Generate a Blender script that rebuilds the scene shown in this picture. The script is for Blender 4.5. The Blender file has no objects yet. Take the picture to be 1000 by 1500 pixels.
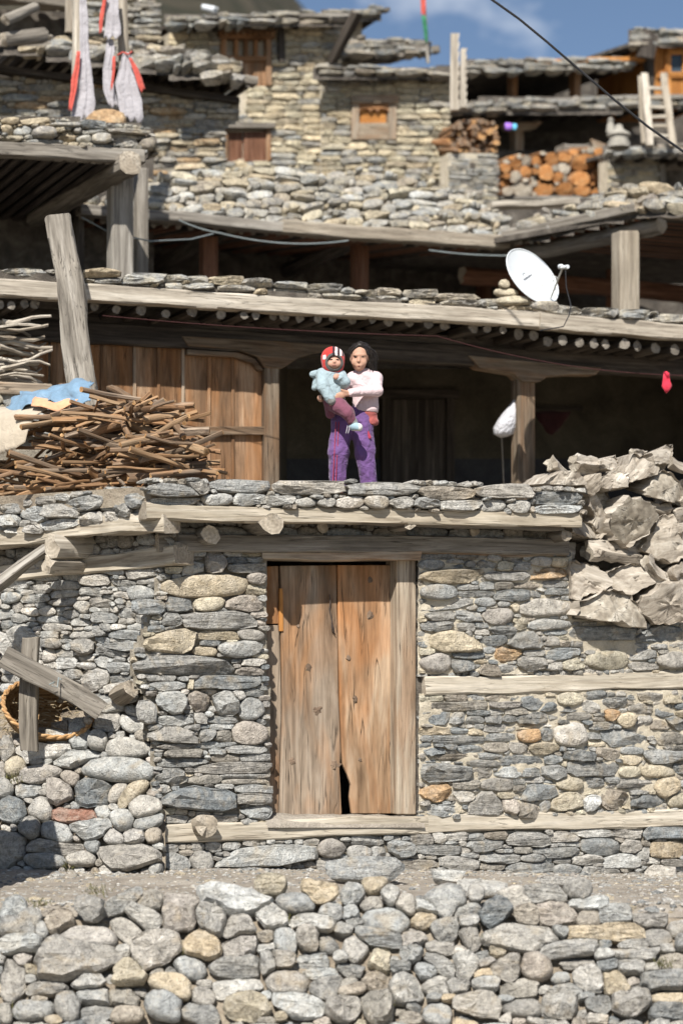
import bpy, bmesh, math, random
import numpy as np
from mathutils import Vector, Matrix, noise

# ------------------------------------------------------------------ camera
FPX, HOR, CY, CZ = 3060.0, 970.0, -18.0, 1.79     # focal length in photo pixels, horizon row, camera place
scene = bpy.context.scene
COL = scene.collection
cam_d = bpy.data.cameras.new('camera')
cam = bpy.data.objects.new('camera', cam_d)
COL.objects.link(cam)
cam.location = (0, CY, CZ)
cam.rotation_euler = (math.pi / 2, 0, 0)
cam_d.sensor_fit = 'HORIZONTAL'
cam_d.sensor_width = 24.0
cam_d.lens = 24.0 * FPX / 1000.0
cam_d.shift_y = (HOR - 750.0) / 1000.0
cam_d.clip_end = 3000
cam_d.dof.use_dof = True
cam_d.dof.focus_distance = 18.3
cam_d.dof.aperture_fstop = 0.95
scene.camera = cam

# ------------------------------------------------------------------ sky and sun
SUN_TO = Vector((-0.20, -1.0, 1.02)).normalized()   # towards the sun
world = bpy.data.worlds.new('World')
scene.world = world
world.use_nodes = True
wn, wl = world.node_tree.nodes, world.node_tree.links
wn.clear()
w_out = wn.new('ShaderNodeOutputWorld')
w_bg = wn.new('ShaderNodeBackground')
w_bg.inputs['Strength'].default_value = 0.064
w_sky = wn.new('ShaderNodeTexSky')
w_sky.sky_type = 'NISHITA'
w_sky.sun_disc = False
w_sky.sun_elevation = math.asin(SUN_TO.z)
w_sky.sun_rotation = math.atan2(SUN_TO.x, SUN_TO.y)
w_sky.altitude = 1800
w_sky.air_density = 1.0
w_sky.dust_density = 0.6
w_tc = wn.new('ShaderNodeTexCoord')
w_map = wn.new('ShaderNodeMapping')
w_map.inputs['Scale'].default_value = (5.0, 5.0, 11.0)
w_map.inputs['Location'].default_value = (3.1, 0.4, 0.2)
w_no = wn.new('ShaderNodeTexNoise')
w_no.inputs['Scale'].default_value = 1.5
w_no.inputs['Detail'].default_value = 9
w_no.inputs['Roughness'].default_value = 0.55
w_rmp = wn.new('ShaderNodeValToRGB')
w_rmp.color_ramp.elements[0].position = 0.5
w_rmp.color_ramp.elements[1].position = 0.78
w_mix = wn.new('ShaderNodeMixRGB')
w_mix.inputs['Color2'].default_value = (13.0, 13.2, 13.6, 1)
wl.new(w_tc.outputs['Generated'], w_map.inputs['Vector'])
wl.new(w_map.outputs['Vector'], w_no.inputs['Vector'])
wl.new(w_no.outputs['Fac'], w_rmp.inputs['Fac'])
wl.new(w_rmp.outputs['Color'], w_mix.inputs['Fac'])
wl.new(w_sky.outputs['Color'], w_mix.inputs['Color1'])
wl.new(w_mix.outputs['Color'], w_bg.inputs['Color'])
wl.new(w_bg.outputs['Background'], w_out.inputs['Surface'])

sun_d = bpy.data.lights.new('sun', 'SUN')
sun = bpy.data.objects.new('sun', sun_d)
COL.objects.link(sun)
sun.location = (-4, -20, 22)
sun_d.energy = 5.0
sun_d.angle = math.radians(0.55)
sun_d.color = (1.0, 0.955, 0.885)
sun.rotation_euler = (-SUN_TO).to_track_quat('-Z', 'Y').to_euler()

vs = scene.view_settings
vs.view_transform = 'Standard'
vs.look = 'None'
vs.gamma = 1.0
vs.use_curve_mapping = False
vs.exposure = 0.6
scene.cycles.use_denoising = True
scene.cycles.max_bounces = 4
scene.cycles.diffuse_bounces = 3
scene.cycles.glossy_bounces = 2
scene.cycles.use_adaptive_sampling = True
scene.cycles.adaptive_threshold = 0.02

# ------------------------------------------------------------------ helpers
RNG = random.Random(7)
WM = {}                                              # world matrix of everything built
PHI = math.atan(0.443)
U = Vector((math.cos(PHI), math.sin(PHI), 0))        # along the fronts, to the right
N = Vector((math.sin(PHI), -math.cos(PHI), 0))       # out of the fronts, to the street
Z = Vector((0, 0, 1))
CAM = Vector((0, CY, CZ))


def P(px, py, Y):
    d = Y - CY
    return Vector(((px - 500) * d / FPX, Y, CZ + (HOR - py) * d / FPX))


class Plane:
    def __init__(self, p0, n):
        self.p0, self.n = Vector(p0), Vector(n).normalized()

    def at(self, px, py, out=0.0):
        d = Vector(((px - 500) / FPX, 1.0, (HOR - py) / FPX))
        t = (self.p0 - CAM).dot(self.n) / d.dot(self.n)
        return CAM + d * t + self.n * out

    def off(self, o):
        return Plane(self.p0 + self.n * o, self.n)

    def mpp(self, px, py):                            # metres per photo pixel there
        return (self.at(px, py).y - CY) / FPX


def fac(ymid, tilt=0.0):
    n = N if tilt == 0 else (N * math.cos(tilt) + Z * math.sin(tilt))
    return Plane((0, ymid, 0), n)


def empty(name, loc, label=None, cat=None, group=None, kind=None):
    o = bpy.data.objects.new(name, None)
    o.empty_display_size = 0.1
    COL.objects.link(o)
    o.location = loc
    WM[o.name] = Matrix.Translation(Vector(loc))
    tag(o, label, cat, group, kind)
    return o


def tag(o, label=None, cat=None, group=None, kind=None):
    if label: o['label'] = label
    if cat: o['category'] = cat
    if group: o['group'] = group
    if kind: o['kind'] = kind
    return o


def link(name, me, M, parent=None):
    o = bpy.data.objects.new(name, me)
    COL.objects.link(o)
    WM[o.name] = M
    if parent is not None:
        o.parent = parent
        o.matrix_basis = WM[parent.name].inverted() @ M
    else:
        o.matrix_basis = M
    return o


def mesh(name, verts, faces, mats, mi=None, smooth=False, sharp=None):
    me = bpy.data.meshes.new(name)
    me.from_pydata([tuple(v) for v in verts], [], faces)
    for m in (mats if isinstance(mats, (list, tuple)) else [mats]):
        me.materials.append(m)
    if mi is not None:
        me.polygons.foreach_set('material_index', mi)
    if smooth:
        me.polygons.foreach_set('use_smooth', [True] * len(me.polygons))
        if sharp:
            me.set_sharp_from_angle(angle=sharp)
    me.update()
    return me


def frame(origin, xdir, updir=Z):
    x = xdir.normalized()
    y = updir.cross(x)
    if y.length < 1e-4:
        y = Vector((0, 1, 0)).cross(x)
    y.normalize()
    z = x.cross(y)
    M = Matrix((x, y, z)).transposed().to_4x4()
    M.translation = origin
    return M


def prism(name, pts, back, mat, parent=None, axis=None, bevel=0.0, label=None, cat=None, group=None, kind=None):
    """a polygon (world points) given thickness along the vector back; grain runs along axis"""
    n = len(pts)
    c = sum(pts, Vector()) / n
    M = frame(c, axis if axis is not None else pts[1] - pts[0])
    Mi = M.inverted()
    vs_ = [Mi @ p for p in pts] + [Mi @ (p + back) for p in pts]
    nrm = Vector()
    for i in range(n):
        nrm += (pts[i] - c).cross(pts[(i + 1) % n] - c)
    flip = nrm.dot(back) > 0
    f = [list(range(n)), list(range(2 * n - 1, n - 1, -1))]
    for i in range(n):
        j = (i + 1) % n
        f.append([j, i, i + n, j + n])
    if flip:
        f = [q[::-1] for q in f]
    o = link(name, mesh(name, vs_, f, mat), M, parent)
    if bevel:
        b = o.modifiers.new('bevel', 'BEVEL')
        b.width, b.segments, b.limit_method = bevel, 2, 'ANGLE'
    return tag(o, label, cat, group, kind)


def quad(name, pl, pp, out, back, mat, parent=None, axis=None, bevel=0.0, **k):
    """px polygon on a plane, front face 'out' metres proud, 'back' metres thick"""
    return prism(name, [pl.at(x, y, out) for x, y in pp], -pl.n * back, mat, parent, axis, bevel, **k)


def rect(name, pl, x0, y0, x1, y1, out, back, mat, parent=None, axis=None, bevel=0.0, **k):
    return quad(name, pl, [(x0, y1), (x1, y1), (x1, y0), (x0, y0)], out, back, mat, parent, axis, bevel, **k)


def beam(name, p0, p1, h, d, mats, parent=None, updir=Z, seed=0, rough=0.009, taper=0.0, chamfer=0.08, **k):
    """hewn timber from p0 to p1: height h along updir, depth d across; slightly uneven, end grain at the ends"""
    M = frame((p0 + p1) / 2, p1 - p0, updir)
    L = (p1 - p0).length
    n = max(3, int(L / 0.22))
    r = random.Random(seed * 7919 + int(L * 1000))
    ph = [r.uniform(0, 6.28) for _ in range(16)]
    cs = []
    c = chamfer * min(h, d)
    for sy, sz, a in ((-1, -1, 0), (-1, -1, 1), (1, -1, 0), (1, -1, 1), (1, 1, 0), (1, 1, 1), (-1, 1, 0), (-1, 1, 1)):
        y, z = sy * d / 2, sz * h / 2
        q = [(-1, -1), (1, -1), (1, 1), (-1, 1)].index((sy, sz))
        if (q + a) % 2 == 0: z -= sz * c
        else: y -= sy * c
        cs.append((y, z))
    vs_, f, mi = [], [], []
    for i in range(n + 1):
        t = i / n
        x = (t - 0.5) * L
        s = 1 - taper * t
        wy = rough * (math.sin(t * 5 + ph[0]) + 0.6 * math.sin(t * 13 + ph[1]))
        wz = rough * (math.sin(t * 4 + ph[2]) + 0.6 * math.sin(t * 11 + ph[3]))
        for j, (y, z) in enumerate(cs):
            jx = r.uniform(-1, 1) * rough * (1.2 if i in (0, n) else 0)
            e = rough * 0.55
            vs_.append((x + jx, y * s + wy + e * math.sin(t * L * 9 + ph[4 + j]) + r.uniform(-e, e) * .5,
                        z * s + wz + e * math.sin(t * L * 8 + ph[(7 + j) % 16]) + r.uniform(-e, e) * .5))
    for i in range(n):
        for j in range(8):
            a, b = i * 8 + j, i * 8 + (j + 1) % 8
            f.append((a, b, b + 8, a + 8)); mi.append(0)
    f.append(tuple(range(7, -1, -1))); mi.append(1)
    f.append(tuple(range(n * 8, n * 8 + 8))); mi.append(1)
    me = mesh(name, vs_, f, mats, mi, True, 0.35)
    o = link(name, me, M, parent)
    return tag(o, **k)


def tbeam(name, pl, a, b, hpx, depth, out, mats, parent=None, seed=0, **k):
    """timber whose front face centre line runs from px a to px b on a plane"""
    p0, p1 = pl.at(a[0], a[1], out - depth / 2), pl.at(b[0], b[1], out - depth / 2)
    h = hpx * pl.mpp((a[0] + b[0]) / 2, (a[1] + b[1]) / 2)
    return beam(name, p0, p1, h, depth, mats, parent, seed=seed, **k)


def log(name, p0, p1, r0, r1, mats, parent=None, sides=10, seed=0, bend=0.0, rough=0.06, seg=None, flat=None, **k):
    """round timber or branch; cut ends carry the second material"""
    M = frame((p0 + p1) / 2, p1 - p0)
    L = (p1 - p0).length
    n = seg or max(2, int(L / 0.18))
    r = random.Random(seed * 104729 + int(L * 9973))
    vs_, f, mi = [], [], []
    a1, a2, b1, b2 = [r.uniform(0, 6.28) for _ in range(4)]
    rad = [1 + r.uniform(-rough, rough) * 1.5 for _ in range(sides)]
    for i in range(n + 1):
        t = i / n
        x = (t - .5) * L
        rr = r0 + (r1 - r0) * t
        oy = bend * (math.sin(t * 3.14 + 0) * math.cos(a1) + .4 * math.sin(t * 8 + a2))
        oz = bend * (math.sin(t * 3.14 + 0) * math.sin(a1) + .4 * math.sin(t * 7 + b2))
        for j in range(sides):
            th = 6.2832 * j / sides
            q = rr * rad[j] * (1 + r.uniform(-rough, rough))
            y, z = q * math.cos(th), q * math.sin(th)
            if flat and z > flat * rr: z = flat * rr
            vs_.append((x + (r.uniform(-.3, .3) * rr if i in (0, n) else 0), y + oy, z + oz))
    for i in range(n):
        for j in range(sides):
            a, b = i * sides + j, i * sides + (j + 1) % sides
            f.append((a, b, b + sides, a + sides)); mi.append(0)
    for base, rev in ((0, True), (n * sides, False)):
        c = len(vs_)
        m = [sum(vs_[base + j][q] for j in range(sides)) / sides for q in range(3)]
        vs_.append((m[0] + (-.1 if rev else .1) * r0, m[1], m[2]))
        for j in range(sides):
            a, b = base + j, base + (j + 1) % sides
            f.append((b, a, c) if rev else (a, b, c)); mi.append(1)
    me = mesh(name, vs_, f, mats, mi, True, 0.75)
    o = link(name, me, M, parent)
    return tag(o, **k)


def tube(name, pts, rad, mat, parent=None, sides=6, **k):
    vs_, f = [], []
    n = len(pts)
    for i, p in enumerate(pts):
        d = (pts[min(i + 1, n - 1)] - pts[max(i - 1, 0)]).normalized()
        s = d.cross(Z)
        if s.length < 1e-3: s = d.cross(Vector((1, 0, 0)))
        s.normalize()
        q = s.cross(d)
        rr = rad[i] if isinstance(rad, (list, tuple)) else rad
        for j in range(sides):
            a = 6.2832 * j / sides
            vs_.append(p + s * (rr * math.cos(a)) + q * (rr * math.sin(a)))
    c = sum(pts, Vector()) / n
    vs_ = [v - c for v in vs_]
    for i in range(n - 1):
        for j in range(sides):
            a, b = i * sides + j, i * sides + (j + 1) % sides
            f.append((a, b, b + sides, a + sides))
    f.append(tuple(range(sides - 1, -1, -1)))
    f.append(tuple(range((n - 1) * sides, n * sides)))
    o = link(name, mesh(name, vs_, f, mat, None, True, 0.8), Matrix.Translation(c), parent)
    return tag(o, **k)


def sag(a, b, drop, n=16):
    return [a.lerp(b, i / n) - Z * (drop * 4 * (i / n) * (1 - i / n)) for i in range(n + 1)]


# ------------------------------------------------------------------ materials
def new_mat(name, rough=0.9):
    m = bpy.data.materials.new(name)
    m.use_nodes = True
    nt = m.node_tree
    b = nt.nodes['Principled BSDF']
    b.inputs['Roughness'].default_value = rough
    b.inputs['Specular IOR Level'].default_value = 0.25
    return m, nt, b


class NT:
    """small shader-building helper"""
    def __init__(self, nt):
        self.nt = nt

    def n(self, t, **k):
        x = self.nt.nodes.new(t)
        for a, v in k.items():
            setattr(x, a, v)
        return x

    def l(self, a, b):
        self.nt.links.new(a, b)

    def mapping(self, src, scale, loc=(0, 0, 0)):
        m = self.n('ShaderNodeMapping')
        m.inputs['Scale'].default_value = scale
        m.inputs['Location'].default_value = loc
        self.l(src, m.inputs['Vector'])
        return m.outputs['Vector']

    def noise(self, src, scale, detail=3, rough=.55, dist=0.0):
        x = self.n('ShaderNodeTexNoise')
        x.inputs['Scale'].default_value = scale
        x.inputs['Detail'].default_value = detail
        x.inputs['Roughness'].default_value = rough
        x.inputs['Distortion'].default_value = dist
        self.l(src, x.inputs['Vector'])
        return x.outputs['Fac']

    def ramp(self, src, *stops):
        r = self.n('ShaderNodeValToRGB')
        e = r.color_ramp.elements
        while len(e) < len(stops): e.new(0.5)
        for i, (p, c) in enumerate(stops):
            e[i].position = p
            e[i].color = (c, c, c, 1) if isinstance(c, (int, float)) else (*c, 1)
        self.l(src, r.inputs['Fac'])
        return r.outputs['Color']

    def math(self, op, a, b=None, clamp=False):
        m = self.n('ShaderNodeMath', operation=op, use_clamp=clamp)
        for i, v in enumerate((a, b)):
            if v is None: continue
            if isinstance(v, (int, float)): m.inputs[i].default_value = v
            else: self.l(v, m.inputs[i])
        return m.outputs[0]

    def mix(self, fac, a, b, mode='MIX'):
        m = self.n('ShaderNodeMixRGB', blend_type=mode)
        for i, v in enumerate((fac, a, b)):
            if isinstance(v, (int, float)):
                m.inputs[i].default_value = v if i == 0 else (v, v, v, 1)
            elif isinstance(v, tuple): m.inputs[i].default_value = (*v, 1)
            else: self.l(v, m.inputs[i])
        return m.outputs[0]

    def bump(self, h, strength, dist, prev=None):
        b = self.n('ShaderNodeBump')
        b.inputs['Strength'].default_value = strength
        b.inputs['Distance'].default_value = dist
        self.l(h, b.inputs['Height'])
        if prev is not None: self.l(prev, b.inputs['Normal'])
        return b.outputs['Normal']


def mat_stone(name='stone', dust=(0.45, 0.415, 0.355), dust_amt=0.4):
    m, nt, b = new_mat(name, 0.95)
    t = NT(nt)
    pos = t.n('ShaderNodeNewGeometry').outputs['Position']
    at = t.n('ShaderNodeAttribute', attribute_name='col')
    n1 = t.noise(pos, 9, 4, .65, .5)
    n2 = t.noise(pos, 26, 3, .68, .3)
    n3 = t.noise(pos, 95, 2, .65)
    st = t.noise(t.mapping(pos, (4, 4, 42)), 1.0, 3, .65, .8)
    v = t.ramp(n1, (.27, .58), (.5, 1.0), (.74, 1.35))
    c = t.mix(1.0, at.outputs['Color'], v, 'MULTIPLY')
    c = t.mix(.85, c, t.ramp(n2, (.27, .62), (.52, 1.0), (.74, 1.32)), 'MULTIPLY')
    c = t.mix(.7, c, t.ramp(n3, (.27, .7), (.5, 1.0), (.74, 1.25)), 'MULTIPLY')
    sv = t.mix(at.outputs['Alpha'], 1.0, t.ramp(st, (.33, .55), (.5, 1.0), (.68, 1.3)))
    c = t.mix(.85, c, sv, 'MULTIPLY')
    # iron stain patches, lime dust and dark pits
    c = t.mix(t.ramp(t.noise(pos, 4.3, 2, .65, .8), (.57, 0.0), (.72, .4)), c, (.40, .31, .19))
    dn = t.math('ADD', t.math('MULTIPLY', t.noise(pos, 6.1, 3, .7, .4), .6), t.math('MULTIPLY', n2, .4))
    c = t.mix(t.ramp(dn, (.46, 0.0), (.62, dust_amt)), c, dust)
    c = t.mix(t.ramp(n3, (.30, .55), (.38, 0.0)), c, (.09, .085, .08))
    t.l(c, b.inputs['Base Color'])
    bm = t.bump(n1, .5, .07)
    bm = t.bump(t.math('ABSOLUTE', t.math('SUBTRACT', n2, .5)), .8, .05, bm)
    sm = t.math('MULTIPLY', st, at.outputs['Alpha'])
    bm = t.bump(sm, .9, .03, bm)
    bm = t.bump(n3, .7, .01, bm)
    t.l(bm, b.inputs['Normal'])
    return m


def mat_earth(name, c0, c1, c2, scale=3.0, bump=.03):
    m, nt, b = new_mat(name, 0.97)
    t = NT(nt)
    pos = t.n('ShaderNodeNewGeometry').outputs['Position']
    a = t.noise(pos, scale, 6, .65, .4)
    c = t.ramp(a, (.3, c0), (.5, c1), (.72, c2))
    f = t.noise(pos, scale * 22, 5, .7)
    c = t.mix(.8, c, t.ramp(f, (.25, .62), (.5, 1.0), (.75, 1.3)), 'MULTIPLY')
    t.l(c, b.inputs['Base Color'])
    bm = t.bump(a, .5, bump * 1.5)
    bm = t.bump(t.noise(pos, scale * 9, 6, .7), .7, bump, bm)
    bm = t.bump(f, .6, bump * .3, bm)
    t.l(bm, b.inputs['Normal'])
    return m


def mat_wood(name, dark, mid, light, orange=None, o_amt=0.0, crack=.8, grain=16.0, rough=.85, om=4.5):
    """grain along the object's own X axis"""
    m, nt, b = new_mat(name, rough)
    t = NT(nt)
    oc = t.n('ShaderNodeTexCoord').outputs['Object']
    rnd = t.n('ShaderNodeObjectInfo').outputs['Random']
    add = t.n('ShaderNodeVectorMath', operation='ADD')
    cmb = t.n('ShaderNodeCombineXYZ')
    for i in range(3):
        t.l(t.math('MULTIPLY', rnd, (37.0, 11.0, 23.0)[i]), cmb.inputs[i])
    t.l(oc, add.inputs[0]); t.l(cmb.outputs[0], add.inputs[1])
    co = add.outputs[0]
    g1 = t.noise(t.mapping(co, (.9, grain, grain)), 1, 4, .6, .8)
    g2 = t.noise(t.mapping(co, (4, grain * 5, grain * 5)), 1, 2, .6, .2)
    pt = t.noise(co, 2.2, 4, .6, .3)
    c = t.ramp(g1, (.28, dark), (.5, mid), (.72, light))
    if orange:
        of = t.noise(t.mapping(co, (.8, om, om)), 1, 3, .6, .6)
        c = t.mix(t.ramp(of, (.5 - o_amt * .3, 0.0), (.62, min(1, .45 + o_amt))), c, t.mix(1.0, orange, t.ramp(g1, (.3, .55), (.55, 1.0), (.75, 1.2)), 'MULTIPLY'))
    c = t.mix(.7, c, t.ramp(g2, (.25, .68), (.5, 1.0), (.75, 1.2)), 'MULTIPLY')
    c = t.mix(.6, c, t.ramp(pt, (.3, .65), (.55, 1.0), (.75, 1.2)), 'MULTIPLY')
    ck = t.noise(t.mapping(co, (.7, grain * 1.6, grain * 1.6), (5, 3, 1)), 1, 3, .5, .5)
    ckm = t.ramp(t.math('ABSOLUTE', t.math('SUBTRACT', ck, .5)), (.0, 1.0), (.018, 0.0))
    ckm = t.mix(1.0, ckm, t.ramp(pt, (.42, 0.0), (.6, crack)), 'MULTIPLY')
    c = t.mix(ckm, c, tuple(v * .25 for v in dark))
    c = t.mix(1.0, c, t.mix(rnd, (.76, .73, .69), (1.14, 1.15, 1.17)), 'MULTIPLY')
    t.l(c, b.inputs['Base Color'])
    bm = t.bump(g1, .45, .012)
    bm = t.bump(g2, .4, .003, bm)
    inv = t.math('SUBTRACT', 1.0, ckm)
    bm = t.bump(inv, .6, .012, bm)
    t.l(bm, b.inputs['Normal'])
    return m


def mat_end(name, dark, mid, light, rings=55.0):
    """sawn or broken end grain: rings and radial checks round the object's X axis"""
    m, nt, b = new_mat(name, .92)
    t = NT(nt)
    oc = t.n('ShaderNodeTexCoord').outputs['Object']
    sp = t.n('ShaderNodeSeparateXYZ')
    t.l(oc, sp.inputs[0])
    yy = t.math('MULTIPLY', sp.outputs[1], sp.outputs[1])
    zz = t.math('MULTIPLY', sp.outputs[2], sp.outputs[2])
    rr = t.math('SQRT', t.math('ADD', yy, zz))
    wob = t.noise(oc, 6, 4, .6)
    rg = t.math('SINE', t.math('ADD', t.math('MULTIPLY', rr, rings * 3.2), t.math('MULTIPLY', wob, 6.0)))
    ang = t.math('ARCTAN2', sp.outputs[2], sp.outputs[1])
    cr = t.n('ShaderNodeCombineXYZ')
    t.l(t.math('MULTIPLY', ang, 1.3), cr.inputs[0]); t.l(t.math('MULTIPLY', rr, 3.0), cr.inputs[1])
    rad = t.noise(cr.outputs[0], 2.3, 2, .55)
    pt = t.noise(oc, 7, 3, .6, .6)
    c = t.ramp(pt, (.28, dark), (.5, mid), (.74, light))
    c = t.mix(.38, c, t.ramp(t.math('MULTIPLY_ADD', rg, .5), (.0, .62), (1.0, 1.15)), 'MULTIPLY')
    ckm = t.ramp(t.math('ABSOLUTE', t.math('SUBTRACT', rad, .5)), (.0, .9), (.022, 0.0))
    ckm = t.mix(1.0, ckm, t.ramp(pt, (.47, 0.0), (.6, 1.0)), 'MULTIPLY')
    c = t.mix(ckm, c, tuple(v * .45 for v in dark))
    c = t.mix(1.0, c, t.mix(t.n('ShaderNodeObjectInfo').outputs['Random'], (.72, .70, .68), (1.2, 1.2, 1.2)), 'MULTIPLY')
    c = t.mix(.4, c, t.ramp(t.noise(t.mapping(oc, (30, 18, 50)), 1, 2, .6, .4), (.25, .7), (.5, 1.0), (.75, 1.22)), 'MULTIPLY')
    t.l(c, b.inputs['Base Color'])
    bm = t.bump(pt, .5, .03)
    bm = t.bump(rg, .12, .003, bm)
    bm = t.bump(t.math('SUBTRACT', 1.0, ckm), .6, .012, bm)
    t.l(bm, b.inputs['Normal'])
    return m


def mat_cloth(name, col=None, rough=.95, weave=260.0, var=.25, crease=.03):
    m, nt, b = new_mat(name, rough)
    t = NT(nt)
    pos = t.n('ShaderNodeNewGeometry').outputs['Position']
    if col is None:
        c = t.n('ShaderNodeAttribute', attribute_name='col').outputs['Color']
    else:
        c = t.mix(0.0, col, col)
    n = t.noise(pos, 9, 6, .6)
    c = t.mix(1.0, c, t.ramp(n, (.25, 1 - var), (.75, 1 + var)), 'MULTIPLY')
    t.l(c, b.inputs['Base Color'])
    b.inputs['Sheen Weight'].default_value = 0.15
    bm = t.bump(t.noise(pos, 14, 3, .5, .6), .5, crease)
    bm = t.bump(t.noise(pos, weave, 2, .5), .3, .002, bm)
    t.l(bm, b.inputs['Normal'])
    return m


def mat_plain(name, col, rough=.5, metal=0.0, var=.12, bump=.0):
    m, nt, b = new_mat(name, rough)
    t = NT(nt)
    pos = t.n('ShaderNodeNewGeometry').outputs['Position']
    n = t.noise(pos, 11, 6, .65)
    c = t.mix(1.0, col, t.ramp(n, (.25, 1 - var), (.75, 1 + var)), 'MULTIPLY')
    t.l(c, b.inputs['Base Color'])
    b.inputs['Metallic'].default_value = metal
    if bump:
        t.l(t.bump(n, .5, bump), b.inputs['Normal'])
    return m


M_stone = mat_stone()
M_stone_far = mat_stone('stone_upper', (0.58, 0.51, 0.365), .5)
M_mortar = mat_earth('lime_mortar', (.40, .35, .265), (.54, .48, .375), (.64, .58, .47), 5.0, .03)
M_mud = mat_earth('mud_joint', (.17, .15, .118), (.30, .265, .212), (.42, .38, .31), 5.0, .03)
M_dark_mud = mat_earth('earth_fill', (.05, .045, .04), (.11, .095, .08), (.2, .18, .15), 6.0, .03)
M_ground = mat_earth('path_dust', (.21, .18, .145), (.33, .29, .24), (.44, .395, .335), 2.6, .05)
M_bank = mat_earth('dry_earth', (.16, .13, .10), (.27, .225, .17), (.38, .33, .26), 3.0, .04)
M_plaster = mat_earth('mud_plaster', (.045, .038, .028), (.08, .069, .05), (.115, .10, .073), 2.0, .012)  # plaster darkened to put the gallery's shade into its colour
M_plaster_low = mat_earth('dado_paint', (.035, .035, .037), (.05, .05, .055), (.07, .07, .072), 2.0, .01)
M_hill = mat_earth('scrub_slope', (.016, .021, .011), (.05, .045, .03), (.10, .083, .058), .3, .6)

GREY = ((.10, .088, .074), (.24, .218, .186), (.38, .355, .315))
W_grey = mat_wood('weathered_wood', *GREY)
W_pale = mat_wood('pale_weathered_wood', (.20, .17, .135), (.40, .355, .29), (.55, .505, .43), crack=.8)
W_cream = mat_wood('sunbleached_wood', (.27, .225, .17), (.49, .44, .355), (.62, .57, .485), crack=.8)
W_post = mat_wood('gallery_post_wood', (.065, .048, .034), (.18, .138, .098), (.29, .235, .175), (.22, .12, .06), .15)
W_tan = mat_wood('tan_weathered_wood', (.17, .13, .095), (.37, .305, .23), (.50, .435, .345), (.34, .2, .11), .12)
W_door = mat_wood('door_wood', (.11, .083, .06), (.255, .195, .14), (.37, .30, .23), (.31, .155, .065), .3, crack=.9, grain=8, om=2.4)
W_door2 = mat_wood('door_wood_orange', (.13, .08, .045), (.30, .195, .115), (.43, .325, .225), (.38, .165, .06), .42, crack=.9, grain=8, om=2.4)
W_brown = mat_wood('brown_board', (.08, .05, .03), (.25, .15, .085), (.38, .26, .165), (.30, .14, .055), .35, grain=9)
W_dark = mat_wood('dark_shaded_wood', (.022, .018, .015), (.06, .05, .042), (.14, .12, .1), crack=.5)  # dark timber; under eaves and soffits its tone stands in for shade
W_red = mat_wood('reddish_post', (.08, .035, .02), (.2, .095, .055), (.27, .15, .1))
W_orange = mat_wood('new_orange_wood', (.28, .11, .03), (.50, .22, .06), (.62, .33, .12), crack=.3)
W_bark = mat_wood('stick_bark', (.07, .052, .04), (.215, .16, .115), (.37, .295, .22), (.31, .16, .07), .22, grain=22)
W_bark2 = mat_wood('stick_split', (.12, .075, .045), (.29, .19, .11), (.42, .31, .2), (.36, .18, .075), .15, grain=22)
W_drift = mat_wood('silvered_log', (.18, .15, .118), (.39, .345, .285), (.55, .505, .435), crack=1.0, grain=14)
E_grey = mat_end('grey_end_grain', (.2, .165, .125), (.40, .35, .28), (.55, .5, .42))
E_drift = mat_end('silvered_end_grain', (.13, .108, .082), (.28, .248, .2), (.44, .405, .345), 26)
E_orange = mat_end('fresh_cut_end', (.22, .11, .045), (.44, .25, .11), (.56, .39, .22), 90)
E_logorange = mat_end('orange_log_end', (.2, .085, .03), (.44, .20, .07), (.54, .33, .16), 60)
E_dark = mat_end('dark_end_grain', (.1, .085, .07), (.26, .235, .2), (.36, .33, .29))  # end grain in a darker tone than the grey one
WC = (W_cream, E_grey)
WG, WP, WT = (W_grey, E_grey), (W_pale, E_grey), (W_tan, E_grey)
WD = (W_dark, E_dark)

M_knot = mat_end('wood_knot', (.10, .065, .045), (.19, .135, .095), (.28, .21, .15), 160)
PAL = {'G': (.315, .308, .288), 'D': (.225, .232, .228), 'L': (.42, .41, .38), 'T': (.43, .365, .265), 'Y': (.49, .43, .32),
       'O': (.40, .27, .155), 'R': (.25, .135, .10), 'B': (.285, .258, .218), 'W': (.53, .51, .47), 'P': (.36, .33, .295),
       'C': (.62, .54, .385), 'K': (.09, .09, .09)}

# ------------------------------------------------------------------ masonry: packing stones and shaping each one
def inpoly(xs, ys, poly):
    r = np.zeros(xs.shape, bool)
    n = len(poly)
    for i in range(n):
        x0, y0 = poly[i]; x1, y1 = poly[(i + 1) % n]
        if y0 == y1: continue
        c = ((y0 > ys) != (y1 > ys)) & (xs < (x1 - x0) * (ys - y0) / (y1 - y0) + x0)
        r ^= c
    return r


def parse(txt):
    """hand-read stones: x0 y0 x1 y1 kind+colour [rotation]"""
    out = []
    for item in txt.replace('\n', ';').split(';'):
        q = item.split()
        if not q: continue
        x0, y0, x1, y1 = map(float, q[:4])
        out.append(dict(cx=(x0 + x1) / 2, cy=(y0 + y1) / 2, hw=(x1 - x0) / 2, hh=(y1 - y0) / 2,
                        kind=q[4][0], col=q[4][1], rot=math.radians(float(q[5])) if len(q) > 5 else 0.0, hand=True))
    return out


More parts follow.
